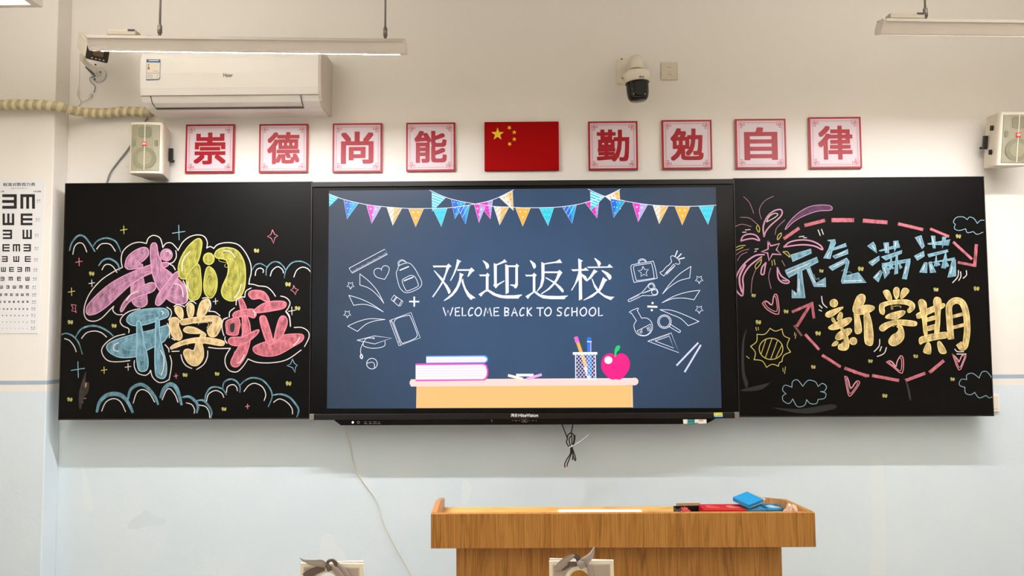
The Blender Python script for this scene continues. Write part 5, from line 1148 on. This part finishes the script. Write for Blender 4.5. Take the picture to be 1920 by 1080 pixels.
# ---------------------------------------------------------------- two tied picture frames on the pupils' desks
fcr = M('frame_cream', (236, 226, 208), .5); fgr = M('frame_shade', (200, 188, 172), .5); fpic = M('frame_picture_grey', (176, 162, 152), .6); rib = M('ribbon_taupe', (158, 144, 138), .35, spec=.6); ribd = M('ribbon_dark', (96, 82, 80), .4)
def ringslab(b, outer, r, cx, cz, yf_, yb_, mi=0, n=28):
    """rectangle with a round opening"""
    x0, x1, z0, z1 = outer
    io = []; ii = []
    for k in range(n):
        a_ = 2*PI*k/n; dx, dz = math.cos(a_), math.sin(a_)
        tt = min(((x1-cx)/dx if dx > 1e-6 else 9), ((x0-cx)/dx if dx < -1e-6 else 9), ((z1-cz)/dz if dz > 1e-6 else 9), ((z0-cz)/dz if dz < -1e-6 else 9))
        io.append((cx+dx*tt, cz+dz*tt)); ii.append((cx+dx*r, cz+dz*r))
    corners = [(x1, z1), (x0, z1), (x0, z0), (x1, z0)]
    for c_ in corners:     # snap the nearest rim point to each corner
        k = min(range(n), key=lambda q: (io[q][0]-c_[0])**2+(io[q][1]-c_[1])**2); io[k] = c_
    V = {}
    for nm, L_, y in (('of', io, yf_), ('ob', io, yb_), ('jf', ii, yf_), ('jb', ii, yb_)): V[nm] = [b.verts.new((x, y, z)) for x, z in L_]
    for k in range(n):
        j = (k+1) % n
        for q in ((V['of'][k], V['of'][j], V['jf'][j], V['jf'][k]), (V['ob'][k], V['jb'][k], V['jb'][j], V['ob'][j]), (V['of'][k], V['ob'][k], V['ob'][j], V['of'][j]), (V['jf'][k], V['jf'][j], V['jb'][j], V['jb'][k])): b.faces.new(q)
    bmesh.ops.recalc_face_normals(b, faces=b.faces[:])
def strip(b, path, widths, y0):
    """ribbon: centre line of (px, py, dy) with widths in pixels, a little thick"""
    pts = smoothpath([Vector((p[0], p[1], p[2]*1000)) for p in path], 5); n = len(pts); ws = smoothpath([Vector((w_, 0, 0)) for w_ in widths], 5); fr = []; ba = []
    for i, p in enumerate(pts):
        t_ = pts[min(i+1, n-1)]-pts[max(i-1, 0)]; t_.z = 0; t_.normalize(); nn = Vector((-t_.y, t_.x, 0)); w_ = max(.4, ws[min(i, len(ws)-1)].x)/2
        rowv = []
        for s in (-1, -.3, .4, 1):
            bow = .002*(1-s*s)
            q = P(p.x+nn.x*w_*s, p.y+nn.y*w_*s, y0+p.z/1000-bow); rowv.append(q)
        fr.append([b.verts.new(v) for v in rowv]); ba.append([b.verts.new(v+Vector((0, .0008, 0))) for v in rowv])
    for i in range(n-1):
        for k in range(3):
            f = b.faces.new((fr[i][k], fr[i][k+1], fr[i+1][k+1], fr[i+1][k])); f.smooth = True
            f = b.faces.new((ba[i][k], ba[i+1][k], ba[i+1][k+1], ba[i][k+1])); f.smooth = True
        for k in (0, 3): b.faces.new((fr[i][k], fr[i+1][k], ba[i+1][k], ba[i][k]))
def tied_frames(label, px0, px1, ytop, hole, bow, bz, seed):
    YF = -1.49; DZ = .76
    a0, a1 = P(px0, ytop, YF), P(px1, ytop, YF); hc = P(hole[0], hole[1], YF); R0 = hole[2]*1.95/F
    t = thing('tied_picture_frames', label, 'picture frame', ((a0.x+a1.x)/2, YF, DZ), 'ribbon-tied frames at the bottom edge')
    W0 = a1.x-a0.x; H0 = a0.z-DZ
    for i, (nm, rot, off, dy) in enumerate((('rear_frame', -bz, .004, .012), ('front_frame', bz*.5, 0, 0))):
        b = bmesh.new(); ringslab(b, (a0.x, a1.x-.006, DZ+.004, a0.z-.004), R0, hc.x, hc.z, YF+dy, YF+dy+.006)
        o = obj(nm, b, fcr, t)
        piv = Vector((hc.x, YF, hc.z)); RR = Matrix.Translation(piv) @ Matrix.Rotation(rot, 4, 'Y') @ Matrix.Translation(-piv)
        for v in o.data.vertices: v.co = RR @ v.co
        b = bmesh.new(); m_ = .009; ringslab(b, (a0.x+m_, a1.x-.006-m_, DZ+.012, a0.z-.004-m_), R0+.003, hc.x, hc.z, YF+dy-.0015, YF+dy+.002)
        o2 = obj('moulding', b, fgr, o)
        b = bmesh.new(); m_ = .012; ringslab(b, (a0.x+m_, a1.x-.006-m_, DZ+.015, a0.z-.004-m_), R0+.012, hc.x, hc.z, YF+dy-.0022, YF+dy+.002); o3 = obj('picture', b, fpic if i else fcr, o)
        b = bmesh.new(); n = 26
        vv = [[b.verts.new((hc.x+r*math.cos(2*PI*k/n), y, hc.z+r*math.sin(2*PI*k/n))) for k in range(n)] for r, y in ((R0, YF+dy), (R0, YF+dy-.004), (R0+.007, YF+dy-.005), (R0+.011, YF+dy-.002))]
        for q in range(3):
            for k in range(n): f = b.faces.new((vv[q][k], vv[q][(k+1) % n], vv[q+1][(k+1) % n], vv[q+1][k])); f.smooth = True
        o4 = obj('round_rim', b, fcr, o)
        for q in (o2, o3, o4):
            for v in q.data.vertices: v.co = RR @ v.co
    B = None
    for nm, path, ws, m_ in bow:
        b = bmesh.new(); strip(b, path, ws, YF-.012); o = obj(nm, b, m_, t)
    return t
tied_frames('cream frames tied with grey ribbon bow, at the bottom edge before blue wall', 563, 684, 1054, (615, 1092, 18.5), [
    ('ribbon_tail', [(628, 1055, 0), (640, 1066, -.002), (651, 1079, 0), (655, 1090, 0)], [8, 11, 9, 4], rib), ('ribbon_tail', [(620, 1062, -.003), (630, 1070, -.006), (640, 1082, -.004), (645, 1094, 0)], [8, 12, 12, 8], rib),
    ('ribbon_loop', [(611, 1060, -.004), (616, 1052.5, -.008), (623, 1050.5, -.008), (629, 1056, -.004), (630, 1063, -.002)], [6, 6, 6, 8, 4], ribd),
    ('ribbon_tail', [(609, 1066, -.002), (595, 1069, -.004), (583, 1074, -.004), (571, 1082, 0)], [8, 13, 14, 14], ribd), ('ribbon_loop', [(612, 1062, -.006), (603, 1057, -.010), (592, 1056, -.008), (580, 1054, -.006), (569, 1051, -.003), (562, 1046, 0)], [8, 14, 12, 8, 4, 1], rib),
    ('ribbon_knot', [(613, 1058, -.012), (616, 1064, -.014), (618, 1071, -.010)], [8, 10, 8], ribd)], math.radians(1.5), 1)
tied_frames('cream frames tied with grey ribbon bow, at the bottom edge before the lectern', 1030, 1155, 1049, (1086, 1088, 19), [
    ('ribbon_tail', [(1100, 1056, 0), (1104, 1064, -.002), (1107, 1075, 0), (1110, 1090, 0)], [8, 9, 10, 8], rib), ('ribbon_loop', [(1086, 1054, -.003), (1094, 1052, -.008), (1103, 1047, -.008), (1110, 1038, -.004), (1115, 1024, 0)], [6, 13, 14, 9, 1], rib),
    ('ribbon_loop', [(1085, 1054, -.002), (1083, 1046, -.006), (1076, 1042, -.006), (1066, 1046, -.003)], [7, 9, 8, 5], ribd), ('ribbon_tail', [(1078, 1041, -.006), (1068, 1046, -.010), (1057, 1054, -.008), (1048, 1064, -.004), (1040, 1068, 0)], [5, 10, 13, 14, 8], rib),
    ('ribbon_tail', [(1082, 1058, -.004), (1073, 1058, -.006), (1064, 1056, -.004)], [8, 9, 5], ribd), ('ribbon_tail', [(1068, 1060, 0), (1060, 1066, 0), (1054, 1070, 0)], [6, 5, 3], ribd),
    ('ribbon_knot', [(1084, 1052, -.010), (1089, 1058, -.014), (1093, 1066, -.010)], [8, 13, 9], rib)], math.radians(-1.5), 2)
def desk(cx, label):
    t = thing('pupil_desk', label, 'desk', (cx, -1.62, 0), 'pupil desks in the front row')
    tm = M('desk_top_laminate', (196, 178, 140), .4); lm = M('desk_leg_metal', (120, 124, 130), .4, metal=.5)
    box('tabletop', cx-.3, cx+.3, -1.82, -1.42, .735, .76, tm, t, .004)
    box('book_shelf', cx-.27, cx+.27, -1.79, -1.45, .60, .615, lm, t)
    for sx_ in (-.26, .24):
        for yy in (-1.80, -1.46): box('leg', cx+sx_, cx+sx_+.02, yy, yy+.02, 0, .735, lm, t)
desk((P(563, 1054, -1.49).x+P(684, 1054, -1.49).x)/2, 'pupil desk below the frame, left one under the tied frames')
desk((P(1030, 1049, -1.49).x+P(1155, 1049, -1.49).x)/2, 'pupil desk below the frame, right one under the tied frames')

# wall repairs
PC = (226, 224, 214)
patch('trim_1', WY, [([(600, 1030), (606, 1005), (622, 1002), (630, 1022), (648, 1040), (650, 1075), (636, 1085), (600, 1078)], (218, 226, 229))])
patch('trim_2', WY, [([(1632, 880), (1640, 855), (1655, 870), (1660, 960), (1662, 1060), (1655, 1100), (1630, 1100), (1636, 1000)], (218, 226, 229)), ([(868, 900), (880, 905), (884, 920), (874, 945), (866, 940)], (218, 226, 229))])
patch('trim_3', WY, [([(153, 870), (162, 890), (172, 935), (176, 955), (160, 957), (155, 920)], (218, 226, 229)), ([(262, 965), (275, 955), (290, 968), (310, 972), (305, 985), (280, 985), (258, 992), (240, 990), (244, 978)], (207, 218, 223))])
bpy.context.view_layer.update()
